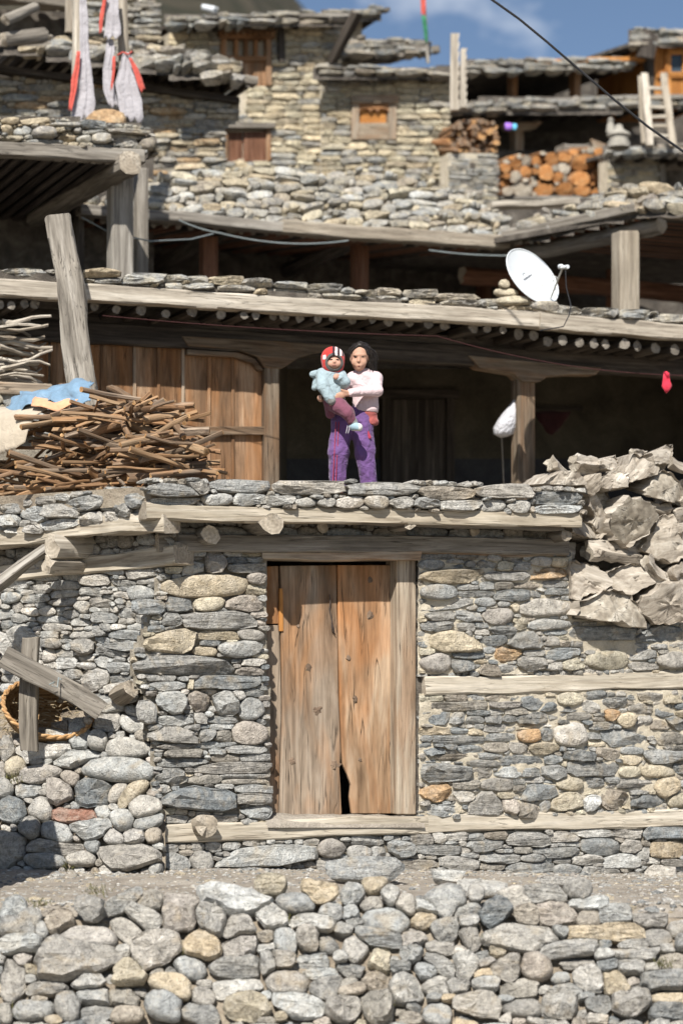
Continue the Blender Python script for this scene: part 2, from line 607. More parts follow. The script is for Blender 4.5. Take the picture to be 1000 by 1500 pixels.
def sdf(s, X, Y):
    c, n = math.cos(s['rot']), math.sin(s['rot'])
    dx, dy = X - s['cx'], -(Y - s['cy'])
    u, v = dx * c + dy * n, -dx * n + dy * c
    m = min(s['hw'], s['hh'])
    rc = m * {'r': .85, 'a': .12, 's': .3}[s['kind']]
    qx, qy = np.abs(u) - (s['hw'] - rc), np.abs(v) - (s['hh'] - rc)
    d = np.hypot(np.maximum(qx, 0), np.maximum(qy, 0)) + np.minimum(np.maximum(qx, qy), 0) - rc
    a = s['ph']
    un, vn = u / s['hw'], v / s['hh']
    if s['kind'] == 'r':      # worn cobbles: egg shapes, never true ellipses
        e = (np.sqrt(un ** 2 + vn ** 2) - 1) * m
        d = .6 * d + .4 * e
        d = d + m * .13 * np.sin(np.arctan2(vn, un) * 2 + a) + m * .09 * np.sin(np.arctan2(vn, un) * 3 + a * 2.3)
        for g, o in ((a * 3.1, .84), (a * 5.3 + 2, .9)):
            d = np.maximum(d, (un * math.cos(g) + vn * math.sin(g) - o) * m * .8)
    else:
        d = d + m * .14 * (np.sin(un * 2.3 + a) * np.sin(vn * 1.9 + a * 1.7)) + s.get('wob', .6) * np.sin(u * .35 + a * 3)
        if s['kind'] == 's':  # split slate: slanting ends, uneven top and bottom
            d = np.maximum(d, (un + vn * .3 * math.sin(a * 5) - .97) * s['hw'] * .7)
            d = np.maximum(d, (-un + vn * .3 * math.sin(a * 7) - .97) * s['hw'] * .7)
            d = np.maximum(d, (vn + un * .28 * math.sin(a * 3) - .93) * m)
            d = np.maximum(d, (-vn + un * .25 * math.sin(a * 4) - .95) * m)
        else:                 # broken stone: several knocked-off corners
            for k in range(5):
                g = a + k * 1.2566 + .5 * math.sin(a * 9 + k * 4)
                o = .86 + .13 * math.sin(a * 5 + k * 2.4)
                d = np.maximum(d, (un * math.cos(g) + vn * math.sin(g) - o) * m * .85)
    return d


def layout(region, hand='', sizes=(), seed=1, holes=(), grow=2.5, joint=.6, step=1.0, cols='GGLD', kinds='aas', rot=4.0, nout=14):
    """pack stones into a px polygon: the hand-read ones first, then sizes (wmin,wmax,hmin,hmax) into what is left"""
    rs = random.Random(seed)
    xs = [p[0] for p in region]; ys = [p[1] for p in region]
    X0, X1, Y0, Y1 = min(xs), max(xs), min(ys), max(ys)
    gx, gy = np.arange(X0, X1 + step, step), np.arange(Y0, Y1 + step, step)
    GX, GY = np.meshgrid(gx, gy)
    inside = inpoly(GX, GY, region)
    for h in holes: inside &= ~inpoly(GX, GY, h)
    st = parse(hand)
    for s in st:
        s['ph'] = rs.uniform(0, 6.28)
        s['hw'] = max(2.0, s['hw'] - .4); s['hh'] = max(1.6, s['hh'] - .4)
    occ = ~inside
    for s in st:
        m = max(s['hw'], s['hh']) + 3
        i0, i1 = int(max(0, (s['cy'] - m - Y0) / step)), int(max(0, (s['cy'] + m - Y0) / step + 1))
        j0, j1 = int(max(0, (s['cx'] - m - X0) / step)), int(max(0, (s['cx'] + m - X0) / step + 1))
        occ[i0:i1, j0:j1] |= sdf(s, GX[i0:i1, j0:j1], GY[i0:i1, j0:j1]) < .4
    for (w0, w1, h0, h1) in sizes:
        fails = 0
        while fails < 4:
            w, h = int(rs.uniform(w0, w1) / step), int(rs.uniform(h0, h1) / step)
            w, h = max(w, 2), max(h, 2)
            I = np.pad(occ.astype(np.int32).cumsum(0).cumsum(1), ((1, 0), (1, 0)))
            if I.shape[0] <= h or I.shape[1] <= w: break
            S = I[h:, w:] - I[:-h, w:] - I[h:, :-w] + I[:-h, :-w]
            fi, fj = np.nonzero(S == 0)
            if len(fi) == 0:
                fails += 1; continue
            ks = [rs.randrange(len(fi)) for _ in range(7)]
            k = max(ks, key=lambda q: fi[q] + .15 * rs.random())
            i, j = fi[k], fj[k]
            # slide down, then sideways, until it rests against something
            while i + 1 < S.shape[0] and S[i + 1, j] == 0: i += 1
            sd = rs.choice((-1, 1))
            while 0 <= j + sd < S.shape[1] and S[i, j + sd] == 0: j += sd
            occ[i:i + h, j:j + w] = True
            st.append(dict(cx=X0 + (j + w / 2) * step, cy=Y0 + (i + h / 2) * step, hw=w * step / 2 - .3, hh=h * step / 2 - .3,
                           kind=rs.choice(kinds), col=rs.choice(cols), rot=math.radians(rs.uniform(-rot, rot)), ph=rs.uniform(0, 6.28), hand=False,
                           wob=min(.6, h * step * .05)))
    D1 = np.full(GX.shape, 1e9); D2 = D1.copy(); LB = np.full(GX.shape, -1)
    for k, s in enumerate(st):
        m = max(s['hw'], s['hh']) + grow + 3
        i0, i1 = int(max(0, (s['cy'] - m - Y0) / step)), int(max(0, (s['cy'] + m - Y0) / step + 1))
        j0, j1 = int(max(0, (s['cx'] - m - X0) / step)), int(max(0, (s['cx'] + m - X0) / step + 1))
        d = sdf(s, GX[i0:i1, j0:j1], GY[i0:i1, j0:j1])
        a, b2, lb = D1[i0:i1, j0:j1], D2[i0:i1, j0:j1], LB[i0:i1, j0:j1]
        win = d < a
        b2[...] = np.where(win, a, np.minimum(b2, d))
        lb[win] = k
        a[...] = np.minimum(a, d)
    ok = (D1 < grow) & (D2 - D1 > joint)
    LB = np.where(ok, LB, -1)
    res = []
    for k, s in enumerate(st):
        n = nout if max(s['hw'], s['hh']) > 9 else max(8, nout - 4)
        th = np.arange(n) * 2 * math.pi / n + rs.uniform(0, .4)
        ss = np.linspace(.1, 1.9, 46)
        c, sn = math.cos(s['rot']), math.sin(s['rot'])
        bu, bv = np.cos(th) * s['hw'], np.sin(th) * s['hh']
        dx, dy = bu * c - bv * sn, -(bu * sn + bv * c)
        px = s['cx'] + dx[:, None] * ss[None]; py = s['cy'] + dy[:, None] * ss[None]
        jj = np.clip(((px - X0) / step).round().astype(int), 0, GX.shape[1] - 1)
        ii = np.clip(((py - Y0) / step).round().astype(int), 0, GX.shape[0] - 1)
        good = (LB[ii, jj] == k) & (px >= X0) & (px <= X1) & (py >= Y0) & (py <= Y1)
        r = np.array([ss[np.argmax(~g)] if not g.all() else ss[-1] for g in good])
        r = np.maximum(r, .22)
        w = .14 if s['kind'] == 'r' else .0
        r = r * (1 - 2 * w) + w * (np.roll(r, 1) + np.roll(r, -1))
        s['out'] = np.stack([s['cx'] + dx * r, s['cy'] + dy * r], 1)
        if np.median(r) > .35:
            res.append(s)
    return res, (GX, GY, inside)


def stone_geo(s, pl, rs, tk=.42, tmin=.012, tmax=.13, push=(-.01, .03), back=.09, far=False):
    """verts (world), faces and colour of one stone whose px outline lies on a plane"""
    O = np.array([pl.at(x, y) for x, y in s['out']])
    C = O.mean(0)
    n3 = np.array(pl.n)
    rv = O - C
    rad = np.linalg.norm(rv, axis=1)
    m = s['hh'] * pl.mpp(s['cx'], s['cy'])
    mw = s['hw'] * pl.mpp(s['cx'], s['cy'])
    t = min(max(min(m, mw) * 2 * tk, tmin), tmax) * rs.uniform(.8, 1.2)
    p = rs.uniform(*push)
    n = len(O)
    kd = s['kind']
    R = rad.mean()
    right = np.array((-n3[1], n3[0], 0.0)); right /= np.linalg.norm(right)
    up = np.cross(n3, right) * (1 if np.cross(n3, right)[2] > 0 else -1)
    uu, vv = rv @ right / max(mw, 1e-4), rv @ up / max(m, 1e-4)
    cuts = []
    if kd == 'r':
        for _ in range(rs.choice((1, 1, 2))):
            a = rs.uniform(0, 6.28)
            cuts.append((math.cos(a), math.sin(a), rs.uniform(.6, .9), rs.uniform(.1, .6)))
    else:
        for _ in range(rs.choice((2, 3, 3))):
            a = rs.uniform(0, 6.28)
            cuts.append((math.cos(a), math.sin(a), rs.uniform(.55, 1.0), rs.uniform(.2, .9)))
    rings = (1.0, .95, .80, .48) if far else (1.0, .97, .9, .78, .5)
    V = []
    br = rs.uniform(.75, .92)
    V.append(C + rv * (br * .55) - n3 * (back * 1.15 - p))
    V.append(C + rv * br - n3 * (back * .55 - p))
    for sc in rings:
        if kd == 'r': d = t * (max(0.0, 1 - sc ** 3.2)) ** .6
        elif kd == 'a': d = t * (1 - max(0.0, (sc - .76) / .24) ** 1.6)
        else: d = t * (1 - max(0.0, (sc - .82) / .18) ** 1.6)
        dd = np.full(n, d)
        for (cx, cy, o, sl) in cuts:
            dd = np.minimum(dd, t * (o - sl * (uu * sc * cx + vv * sc * cy)))
        jit = np.array([rs.uniform(-1, 1) for _ in range(n)]) * t * (.07 if kd == 'r' else .15) * (1.0 if sc < .99 else .5)
        V.append(C + rv * (sc * (1 + (np.array([rs.uniform(-1, 1) for _ in range(n)]) * .025)))[:, None] + n3[None] * (dd + jit + p)[:, None])
    dc = t * min([1.0] + [o for (_, _, o, _) in cuts])
    nr = len(V)
    verts = np.concatenate(V + [np.array([C - n3 * (back * 1.2 - p)]), np.array([C + n3 * (dc + p)])])
    cb, cf = nr * n, nr * n + 1
    F = []
    # outline runs anticlockwise seen from the street
    for a in range(nr - 1):
        for j in range(n):
            k = (j + 1) % n
            F.append((a * n + j, a * n + k, (a + 1) * n + k, (a + 1) * n + j))
    for j in range(n):
        k = (j + 1) % n
        F.append((k, j, cb))
        F.append(((nr - 1) * n + j, (nr - 1) * n + k, cf))
    base = PAL[s['col']]
    v = rs.uniform(.82, 1.2)
    w = rs.uniform(-.05, .05)
    col = (base[0] * v * (1 + w), base[1] * v, base[2] * v * (1 - w), {'r': .08, 'a': .35, 's': 1.0}[kd])
    return verts, F, col


def stone_mesh(name, verts, F, col, origin, mat, kd):
    me = bpy.data.meshes.new(name)
    me.from_pydata((verts - np.array(origin)).tolist(), [], F)
    me.materials.append(mat)
    me.polygons.foreach_set('use_smooth', [True] * len(F))
    if kd != 'r': me.set_sharp_from_angle(angle=.5)
    ca = me.color_attributes.new('col', 'FLOAT_COLOR', 'POINT')
    ca.data.foreach_set('color', np.tile(np.array(col, np.float32), len(verts)))
    return me


def lay_stones(sets, parent, mat, limit=300, name='stone', rest='small_stones', seed=3):
    """sets: list of (stones, plane, kwargs). The biggest become objects, the rest one joined part"""
    rs = random.Random(seed)
    allst = [(s['hw'] * s['hh'], i, s, pl, kw, par) for i, (ss, pl, kw, par) in enumerate(sets) for s in ss]
    allst.sort(key=lambda q: -q[0])
    bv, bf, bc, nb = [], [], [], 0
    for q, (_, i, s, pl, kw, par) in enumerate(allst):
        v, F, c = stone_geo(s, pl, rs, **kw)
        if q < limit:
            o = Vector(v.mean(0))
            link(name, stone_mesh(name, v, F, c, o, mat, s['kind']), Matrix.Translation(o), par or parent)
        else:
            bv.append(v); bf += [tuple(k + nb for k in f) for f in F]
            bc.append(np.tile(np.array(c, np.float32), len(v))); nb += len(v)
    if bv:
        me = bpy.data.meshes.new(rest)
        V = np.concatenate(bv)
        o = Vector(V.mean(0))
        me.from_pydata((V - np.array(o)).tolist(), [], bf)
        me.materials.append(mat)
        me.polygons.foreach_set('use_smooth', [True] * len(bf))
        ca = me.color_attributes.new('col', 'FLOAT_COLOR', 'POINT')
        ca.data.foreach_set('color', np.concatenate(bc))
        me.set_sharp_from_angle(angle=.7)
        tag(link(rest, me, Matrix.Translation(o), parent), kind='stuff')
    return len(allst)


def sheet(name, pl, grid, out, amp, mat, parent, step=9, thick=0.0):
    """uneven joint surface behind the stones, cut to the same px mask"""
    GX, GY, ins = grid
    g = GX[0, 1] - GX[0, 0]
    k = max(1, int(step / g))
    sx, sy, m = GX[::k, ::k], GY[::k, ::k], ins[::k, ::k]
    idx, vs_, f = {}, [], []

    def vid(i, j):
        if (i, j) not in idx:
            p = pl.at(float(sx[i, j]), float(sy[i, j]))
            d = out + amp * (noise.noise(p * 4.0) + .9 * noise.noise(p * 13.0) + .5 * noise.noise(p * 31.0))
            idx[(i, j)] = len(vs_)
            vs_.append(p + pl.n * d)
        return idx[(i, j)]
    for i in range(m.shape[0] - 1):
        for j in range(m.shape[1] - 1):
            if m[i, j] or m[i + 1, j] or m[i, j + 1] or m[i + 1, j + 1]:
                f.append((vid(i + 1, j), vid(i + 1, j + 1), vid(i, j + 1), vid(i, j)))
    c = sum(vs_, Vector()) / len(vs_)
    o = link(name, mesh(name, [v - c for v in vs_], f, mat, None, True), Matrix.Translation(c), parent)
    return o

# ------------------------------------------------------------------ ground, path and banks
def ground_z(x, y):
    k = min(max((x + 1.5) / 4.6, 0), 1) * min(max((y + 2.8) / 4.5, 0), 1)
    return -.25 * k


def grid_mesh(name, xs, ys, zf, mat, parent=None, **k):
    vs_ = [(x, y, zf(x, y)) for y in ys for x in xs]
    nx = len(xs)
    f = [(j * nx + i, j * nx + i + 1, (j + 1) * nx + i + 1, (j + 1) * nx + i) for j in range(len(ys) - 1) for i in range(nx - 1)]
    o = link(name, mesh(name, vs_, f, mat, None, True), Matrix(), parent)
    return tag(o, **k)


def lin(a, b, n):
    return [a + (b - a) * i / (n - 1) for i in range(n)]


grid_mesh('path', lin(-9, 9, 180), lin(-2.66, 6, 90),
          lambda x, y: ground_z(x, y) + .022 * noise.noise(Vector((x * 1.3, y * 1.3, 0))) + .012 * noise.noise(Vector((x * 5, y * 5, 3)))
          - (.5 * max(0.0, -2.5 - y)), M_ground, kind='structure')

FGP = Plane((0, -2.62, .05), (0, -.86, .51))           # the bank the loose retaining wall leans on


def bank_z(x, y):
    # slope in front of the path, then the lower ground the photographer stands on
    z = .05 - .085 + (y + 2.62) * (.86 / .51)
    return max(z, -1.35) + .03 * noise.noise(Vector((x * 2, y * 2, 5)))


grid_mesh('bank', lin(-9, 9, 120), lin(-3.9, -2.66, 26), bank_z, M_bank, kind='structure')
grid_mesh('ground', lin(-900, 900, 40), lin(-400, 900, 40), lambda x, y: -1.42 if y < 40 else -1.42, M_bank, kind='structure')

# ------------------------------------------------------------------ loose retaining wall along the path
FG_HAND = '''0 1315 40 1358 rL;0 1332 60 1380 rG;70 1330 110 1375 rB;112 1320 158 1356 aG;154 1316 214 1338 sG 28;202 1312 240 1341 rB
178 1334 240 1362 rL -32;158 1348 218 1380 rL -36;232 1310 298 1370 aP;287 1296 403 1346 aW -8;284 1320 335 1373 aG;372 1289 420 1318 rT
407 1315 460 1341 rG;442 1298 495 1326 aT;88 1355 170 1392 rP;0 1376 65 1402 rL 8;48 1352 70 1375 rG;20 1398 45 1418 aP;38 1380 180 1445 aG 6
170 1382 190 1405 rL;190 1370 265 1425 aW 18;270 1370 325 1412 rT;330 1348 375 1378 aG;327 1372 378 1408 aP;375 1330 420 1365 aL;400 1362 438 1402 rG
428 1358 470 1395 rG -28;425 1345 492 1368 sL;468 1328 502 1352 rG;465 1372 492 1398 rG;255 1402 302 1435 rG -20;310 1402 390 1435 rD;377 1395 405 1432 aG
0 1408 38 1472 aG;42 1440 98 1462 rG;100 1425 155 1452 aG;162 1412 218 1450 aT;222 1432 282 1465 rT -10;220 1420 240 1436 rB;282 1445 315 1478 rG
310 1435 382 1462 aL 8;390 1425 452 1458 rG;400 1400 435 1422 aG;435 1395 480 1420 sG;445 1416 490 1434 rL;20 1468 80 1495 rG;80 1458 120 1500 rG -50
110 1450 160 1475 aG;115 1476 165 1502 aG;160 1448 202 1478 aB;215 1455 270 1502 rG;265 1472 320 1502 aG;332 1455 395 1502 rT;400 1458 478 1495 aL -6
0 1476 18 1502 rB;165 1480 210 1502 rB;455 1430 500 1462 aG;478 1462 528 1500 rG;500 1295 532 1328 rG;530 1288 568 1312 rT;528 1314 560 1336 rG
560 1300 585 1330 rL 40;575 1315 610 1342 rL -20;607 1318 642 1342 aL;620 1298 685 1342 rG;685 1300 708 1322 rG;728 1300 780 1332 rL;760 1298 830 1322 sG
830 1285 862 1325 rG 60;832 1315 890 1335 sL;700 1322 752 1356 sD 32;660 1325 705 1345 sG 10;752 1330 798 1360 rB;780 1320 842 1362 rP;842 1335 880 1360 rB
875 1332 925 1355 sG;925 1338 975 1360 sG;976 1350 1010 1372 rG;528 1332 602 1370 rG;500 1330 526 1350 aG;602 1338 636 1362 aT;632 1345 675 1380 aG 20;670 1345 700 1362 rG
702 1358 828 1398 aL -4;832 1358 942 1382 sT;942 1360 985 1382 rG;522 1362 590 1388 sD -8;582 1360 625 1390 aP;625 1382 665 1400 sG;675 1362 702 1395 aG 40
500 1375 538 1408 rG -30;538 1392 575 1430 aT;585 1390 618 1415 aG -20;618 1404 678 1428 sG -34;660 1402 700 1435 rL;720 1402 765 1440 aG;762 1398 808 1440 rP
790 1382 872 1408 sG;820 1406 872 1420 sG;872 1408 902 1428 rD;870 1395 900 1410 rL;905 1378 948 1398 rG;892 1390 965 1408 sG;960 1395 1005 1425 aB;938 1428 1005 1455 sD
838 1415 885 1458 aW;878 1428 920 1462 aT;528 1418 572 1455 rB;570 1428 618 1478 rL;608 1412 640 1436 aG;618 1434 662 1460 aL;528 1450 580 1502 rB;662 1458 732 1495 aL
650 1434 690 1458 aG;690 1436 730 1456 rL;740 1465 795 1490 rG;795 1450 845 1496 rG;812 1440 856 1462 aG;895 1452 952 1496 aG 8;858 1464 895 1486 aG;950 1472 1005 1496 sD
618 1470 662 1502 rG;734 1440 790 1464 aB;905 1410 942 1430 sG;985 1375 1010 1396 aG;955 1455 1005 1472 rT'''
t = empty('retaining_wall', (0, -2.8, -1.0), 'loose dry-stone retaining wall of rounded grey stones along the lower edge of the path', 'wall')
st, g = layout([(-30, 1316), (60, 1326), (130, 1330), (230, 1318), (300, 1300), (420, 1290), (560, 1288), (640, 1298), (760, 1298), (860, 1288), (900, 1320), (1030, 1345), (1030, 1530), (-30, 1530)],
               FG_HAND, [(34, 60, 20, 32), (24, 40, 14, 24), (14, 26, 9, 15)], 11, [[(-40, 1270), (1040, 1270), (1040, 1352), (900, 1345), (640, 1330), (420, 1326), (300, 1340), (230, 1350), (-40, 1352)]], grow=2.4, joint=.4, cols='GGGLLBPTD', kinds='raaas', rot=20, nout=22)
for s in st:
    if s['kind'] == 'r' and math.sin(s['ph'] * 7) > .1: s['kind'] = 's' if s['hw'] > 1.45 * s['hh'] else 'a'
sheet('earth_fill', FGP, g, -.07, .03, M_bank, t, 8)
for s in st:
    if s['cy'] < 1345: s['hand'] = True
lay_stones([(st, FGP, dict(tk=.55, tmax=.17, push=(-.03, .08), back=.15), None)], t, M_stone, 300, seed=5)



def extend(parent, pl, region, seed, sizes, kw, mort, mout, **k):
    """masonry that runs on beyond the edge of the view"""
    st, g = layout(region, '', sizes, seed, step=1.5, **k)
    sheet('joint_bed', pl, g, mout, .02, mort, parent, 9)
    lay_stones([(st, pl, kw, None)], parent, M_stone, 0, 'stone', 'outer_stones', seed=seed)


for xa, xb in ((-230, -30), (1030, 1230)):
    extend(t, FGP, [(xa, 1345), (xb, 1345), (xb, 1530), (xa, 1530)], 600 + xb, [(34, 60, 20, 32), (24, 40, 14, 24), (14, 26, 9, 15)], dict(tk=.55, tmax=.17, push=(-.03, .08), back=.15), M_bank, -.07, cols='GGGLLBPTD', kinds='raaas', rot=20, grow=2.4, joint=.4)
# ------------------------------------------------------------------ the lower stone house
F0 = fac(.685)
S0 = Plane((-1.547, 0, 0), (-math.sin(.62), -math.cos(.62), 0))       # its left flank, turned away
house = empty('stone_house', F0.at(500, 1275), 'two-leaf wooden door house of coursed grey and cream stone below the terrace', 'house')
H_A = '''265 815 296 822 sG;265 822 296 842 aG;298 807 332 842 aP;325 808 354 815 sL;332 816 361 826 sD;355 808 385 816 aY;361 816 384 824 sL
333 825 386 839 sG;235 843 361 876 rT;361 839 388 856 rP;359 857 388 872 aY;328 872 383 896 aP;283 873 325 896 rY;243 875 282 897 sD;236 898 271 917 aD
262 896 374 922 sG;213 922 290 960 aT;286 924 350 938 sY;349 921 385 938 rG;292 938 320 947 sD;283 947 317 963 rY;319 939 380 963 rL;197 958 342 989 sG -2
352 964 387 976 aL;346 977 384 989 aP;213 988 257 998 sG;220 998 273 1012 aG;273 995 283 1010 aY;283 990 382 1010 sD;341 1010 359 1025 aW;358 1009 386 1021 aD
228 1012 275 1046 aL;276 1011 308 1044 aP;309 1013 349 1049 aL;349 1024 388 1054 rG;231 1047 284 1064 aL;284 1045 303 1060 aL;303 1050 347 1060 sD;341 1057 391 1093 rP
271 1061 293 1069 aG;308 1061 341 1069 sL;217 1067 290 1090 aG;290 1068 313 1085 aG;313 1070 346 1087 aB;230 1089 284 1097 sG;286 1087 346 1096 sG;238 1097 296 1110 sB
305 1097 329 1106 sG;329 1092 389 1104 sG;233 1110 306 1124 sG;308 1106 351 1116 sB;351 1105 394 1116 sG;283 1116 395 1134 sG;228 1126 276 1150 aD;276 1136 323 1149 rB
323 1134 395 1141 sG;325 1141 393 1149 sB;344 1149 396 1162 aG;348 1162 395 1179 sG;233 1151 346 1191 aD;329 1181 352 1194 aL;352 1180 397 1200 aG;238 1194 277 1206 sG;306 1194 347 1205 sG
178 878 240 900 sD;200 1025 229 1062 aG'''
H_base = '''234 1238 261 1249 sG;232 1249 278 1279 aG;278 1247 313 1279 rG;281 1236 299 1246 sG;300 1235 325 1248 aG;316 1236 463 1274 aL 4;346 1270 397 1281 sG;465 1228 500 1258 rP
464 1256 502 1276 sG;512 1226 560 1238 sG;508 1238 540 1260 rG;542 1240 564 1260 aG;565 1228 608 1258 aG;600 1222 635 1238 sG;610 1238 672 1252 sG;634 1220 652 1238 aL;652 1220 684 1232 sL;682 1230 735 1248 aG
702 1249 762 1265 sG;740 1219 805 1240 sG;742 1264 810 1279 sG;762 1250 796 1263 rG;778 1241 845 1255 aG;802 1219 848 1234 sG;836 1215 898 1227 sL;848 1228 908 1252 rD;835 1252 882 1268 aL
810 1267 850 1283 rG;882 1252 940 1273 aL;905 1232 940 1250 aG;850 1270 885 1284 aG;900 1213 940 1228 sG;940 1209 1004 1229 sD;945 1232 1004 1258 aT;933 1240 950 1260 aL;968 1258 1004 1270 sG
940 1266 988 1290 aL;560 1256 640 1276 aB;640 1254 700 1276 aG'''
H_D = '''612 812 666 820 sD;612 820 649 835 rG;651 818 680 826 sG;653 826 678 834 sD;666 812 710 820 sB;679 821 695 835 aD;695 821 726 836 aD;725 822 750 836 aY;750 825 776 836 sG
734 815 763 824 sG;775 815 805 830 rL;805 816 830 831 rY;611 832 707 856 aT;708 838 772 851 sG;776 831 830 849 aO;616 856 666 880 rG;669 856 700 864 sG;722 853 750 863 sB
751 852 788 862 sB;792 851 830 861 sG;796 862 830 872 sD;724 864 774 881 sD;775 866 796 876 rG;617 878 695 894 sG 5;695 875 724 889 rG;760 876 832 904 rL;619 896 666 909 sL
664 894 707 911 aG;682 886 697 895 rG;706 890 750 916 rP;728 881 745 891 rG;746 885 760 897 aT;750 904 772 924 aY;772 906 834 924 rL;614 910 662 925 sG;662 912 695 924 sG
695 911 715 921 aD;695 922 715 931 aL;715 917 755 929 sD;622 926 702 957 aY;702 931 742 947 aD;742 926 796 951 aD;796 932 816 947 aG;796 921 831 931 sD;614 958 659 986 rP
661 956 707 965 sD;707 948 724 957 rG;720 948 764 971 aO;764 953 795 962 sL;659 966 692 986 aD;698 973 730 991 aB;729 973 755 986 aG;755 961 800 985 aG;797 948 850 969 aD
820 964 852 982 aY;855 953 920 982 rY;915 948 962 969 aG;960 955 1004 980 rL;920 970 962 982 sG;832 916 930 938 sD;930 916 1004 942 aD;850 940 930 953 sY;798 970 820 984 aL;862 940 915 952 sG;670 866 722 876 sG;700 853 722 864 sG'''
H_E = '''630 1027 712 1042 sB;714 1027 762 1038 sP;756 1019 802 1040 aD;816 1015 852 1034 rY;850 1013 886 1025 aD;880 1020 918 1038 aD;790 1029 814 1042 aD;812 1035 846 1044 sD
846 1027 876 1044 aL;932 1015 968 1026 aG;920 1031 958 1046 aG;956 1036 988 1052 aD;970 1018 996 1032 aY;616 1042 658 1062 aD;658 1043 682 1062 aG;682 1040 716 1048 sD;682 1050 708 1060 aD
708 1047 734 1060 aG;734 1048 752 1058 aD;756 1044 800 1062 aD;800 1042 830 1054 aD;830 1044 864 1055 sB;882 1040 906 1056 aO;902 1043 928 1066 rY;928 1049 952 1066 aG;952 1055 986 1070 aB
614 1064 658 1078 aT;658 1066 684 1075 sD;706 1062 756 1072 sG;758 1067 790 1088 rO;789 1066 810 1086 aD 50;811 1057 860 1096 rW;862 1057 898 1070 sD;632 1077 710 1090 sD;710 1075 752 1086 sD
744 1088 770 1104 aG;771 1088 818 1105 aT;876 1069 944 1094 aD;954 1071 1004 1093 aB;620 1094 652 1110 aD;668 1090 706 1103 aD;706 1089 743 1101 rB;634 1105 700 1115 sB;684 1114 730 1124 sG
730 1106 794 1123 sD;700 1103 734 1112 sG;822 1098 872 1119 aD;872 1095 907 1113 aB;795 1106 820 1119 aD;908 1095 942 1105 rL;908 1106 938 1122 aY;940 1097 1004 1119 aG;614 1118 690 1145 sD
690 1124 720 1140 sG;722 1124 768 1140 aL;792 1120 828 1142 aG;828 1114 906 1138 sD;906 1122 936 1138 rY;936 1121 984 1140 rY;984 1117 1004 1134 aD;704 1140 750 1160 rG;656 1144 700 1156 sB
614 1147 662 1176 aO;814 1139 852 1158 rY;852 1138 884 1154 aD;768 1138 796 1150 sG;904 1140 954 1156 sG;955 1137 994 1168 rY;760 1146 814 1176 aD 8;662 1158 708 1176 aL;804 1160 852 1190 aT
852 1164 876 1188 aW;876 1154 920 1186 aB;618 1178 674 1196 aG;678 1160 738 1196 aG;752 1176 788 1206 aB;734 1168 758 1194 aP;922 1164 972 1184 aD;788 1174 806 1190 aG;976 1160 1004 1182 rY;970 1050 1000 1070 aD'''
kwH = dict(tk=.42, tmin=.018, tmax=.1, push=(-.012, .035), back=.09)
sets = []


def wall_part(name, pl, region, hand, sizes, seed, mort, holes=(), parent=None, mout=-.006, kw=kwH, lay=None, step=5, amp=.02, **k):
    st, g = layout(region, hand, sizes, seed, holes, **k)
    w = sheet(name, pl, g, mout, amp, mort, parent, step)
    (sets if lay is None else lay).append((st, pl, kw, w))
    return w, st


small = [(26, 40, 10, 15), (16, 26, 7, 11), (8, 15, 5, 8)]
BEAMR = [(620, 990), (1045, 983), (1045, 1010), (620, 1018)]
wall_part('wall', F0, [(238, 806), (388, 806), (392, 1010), (398, 1206), (236, 1210), (222, 1150), (228, 1095), (214, 1070), (224, 1030), (200, 1000), (192, 965), (210, 925), (228, 895), (232, 850)], H_A, small, 21, M_mud, parent=house, mout=-.03, cols='GGLPYD', grow=2.0, joint=.5)
wall_part('wall', F0, [(612, 812), (832, 808), (834, 912), (1045, 908), (1045, 984), (612, 992)], H_D, small, 22, M_mortar, parent=house, mout=.0, cols='GGLDYB', grow=1.6, joint=.6)
wall_part('wall', F0, [(613, 1018), (1045, 1011), (1045, 1187), (613, 1200)], H_E, small, 23, M_mortar, parent=house, mout=.0, cols='GDDLYB', grow=1.6, joint=.6)
wall_part('wall', F0, [(236, 1236), (1045, 1208), (1045, 1292), (236, 1283)], H_base, small, 24, M_mud, parent=house, mout=-.035, cols='GGLB', grow=2.0, joint=.4)
H_L = '''160 923 213 937 aG;155 940 205 955 sG;147 912 166 927 aD;110 880 132 898 rL;172 890 200 906 aG;137 917 160 932 aG;104 905 128 918 sL;18 882 36 896 aG;0 910 22 921 aD;20 900 42 912 aG
58 888 82 902 rL;92 893 118 906 aG;132 876 162 890 sG;118 860 150 873 sL;188 858 226 880 rL;168 872 184 886 rG;166 866 190 880 rG;200 848 232 856 sG;0 925 26 960 aW;10 918 62 958 aL;62 950 84 970 rW
108 935 142 958 aG;142 946 180 962 aG;118 980 160 1012 aW;160 970 196 985 aG;140 958 162 978 aL'''
wall_part('flank_wall', S0, [(-30, 840), (150, 828), (238, 818), (238, 1030), (-30, 1030)], H_L, [(24, 44, 10, 18), (16, 28, 9, 14), (10, 18, 6, 10), (6, 10, 4, 7)], 25, M_mud, parent=house, mout=-.03,
          cols='GLLLW', kinds='aras', rot=9, grow=2.2, joint=.5)
# stones packed between the joists under the eaves
Fe = F0.off(-.03)
wall_part('eaves_wall', Fe, [(245, 760), (830, 768), (830, 792), (245, 788)], '', [(28, 60, 16, 22), (12, 28, 9, 16), (6, 12, 5, 8)], 26, M_dark_mud, parent=house, cols='GGBD', kinds='rra', rot=6)
wall_part('eaves_flank', S0, [(-30, 800), (238, 768), (262, 785), (262, 800), (238, 816), (-30, 848)], '', [(16, 34, 15, 24), (10, 20, 9, 15), (6, 12, 5, 8)], 27, M_dark_mud, parent=house, cols='GGB', kinds='rra', rot=20)
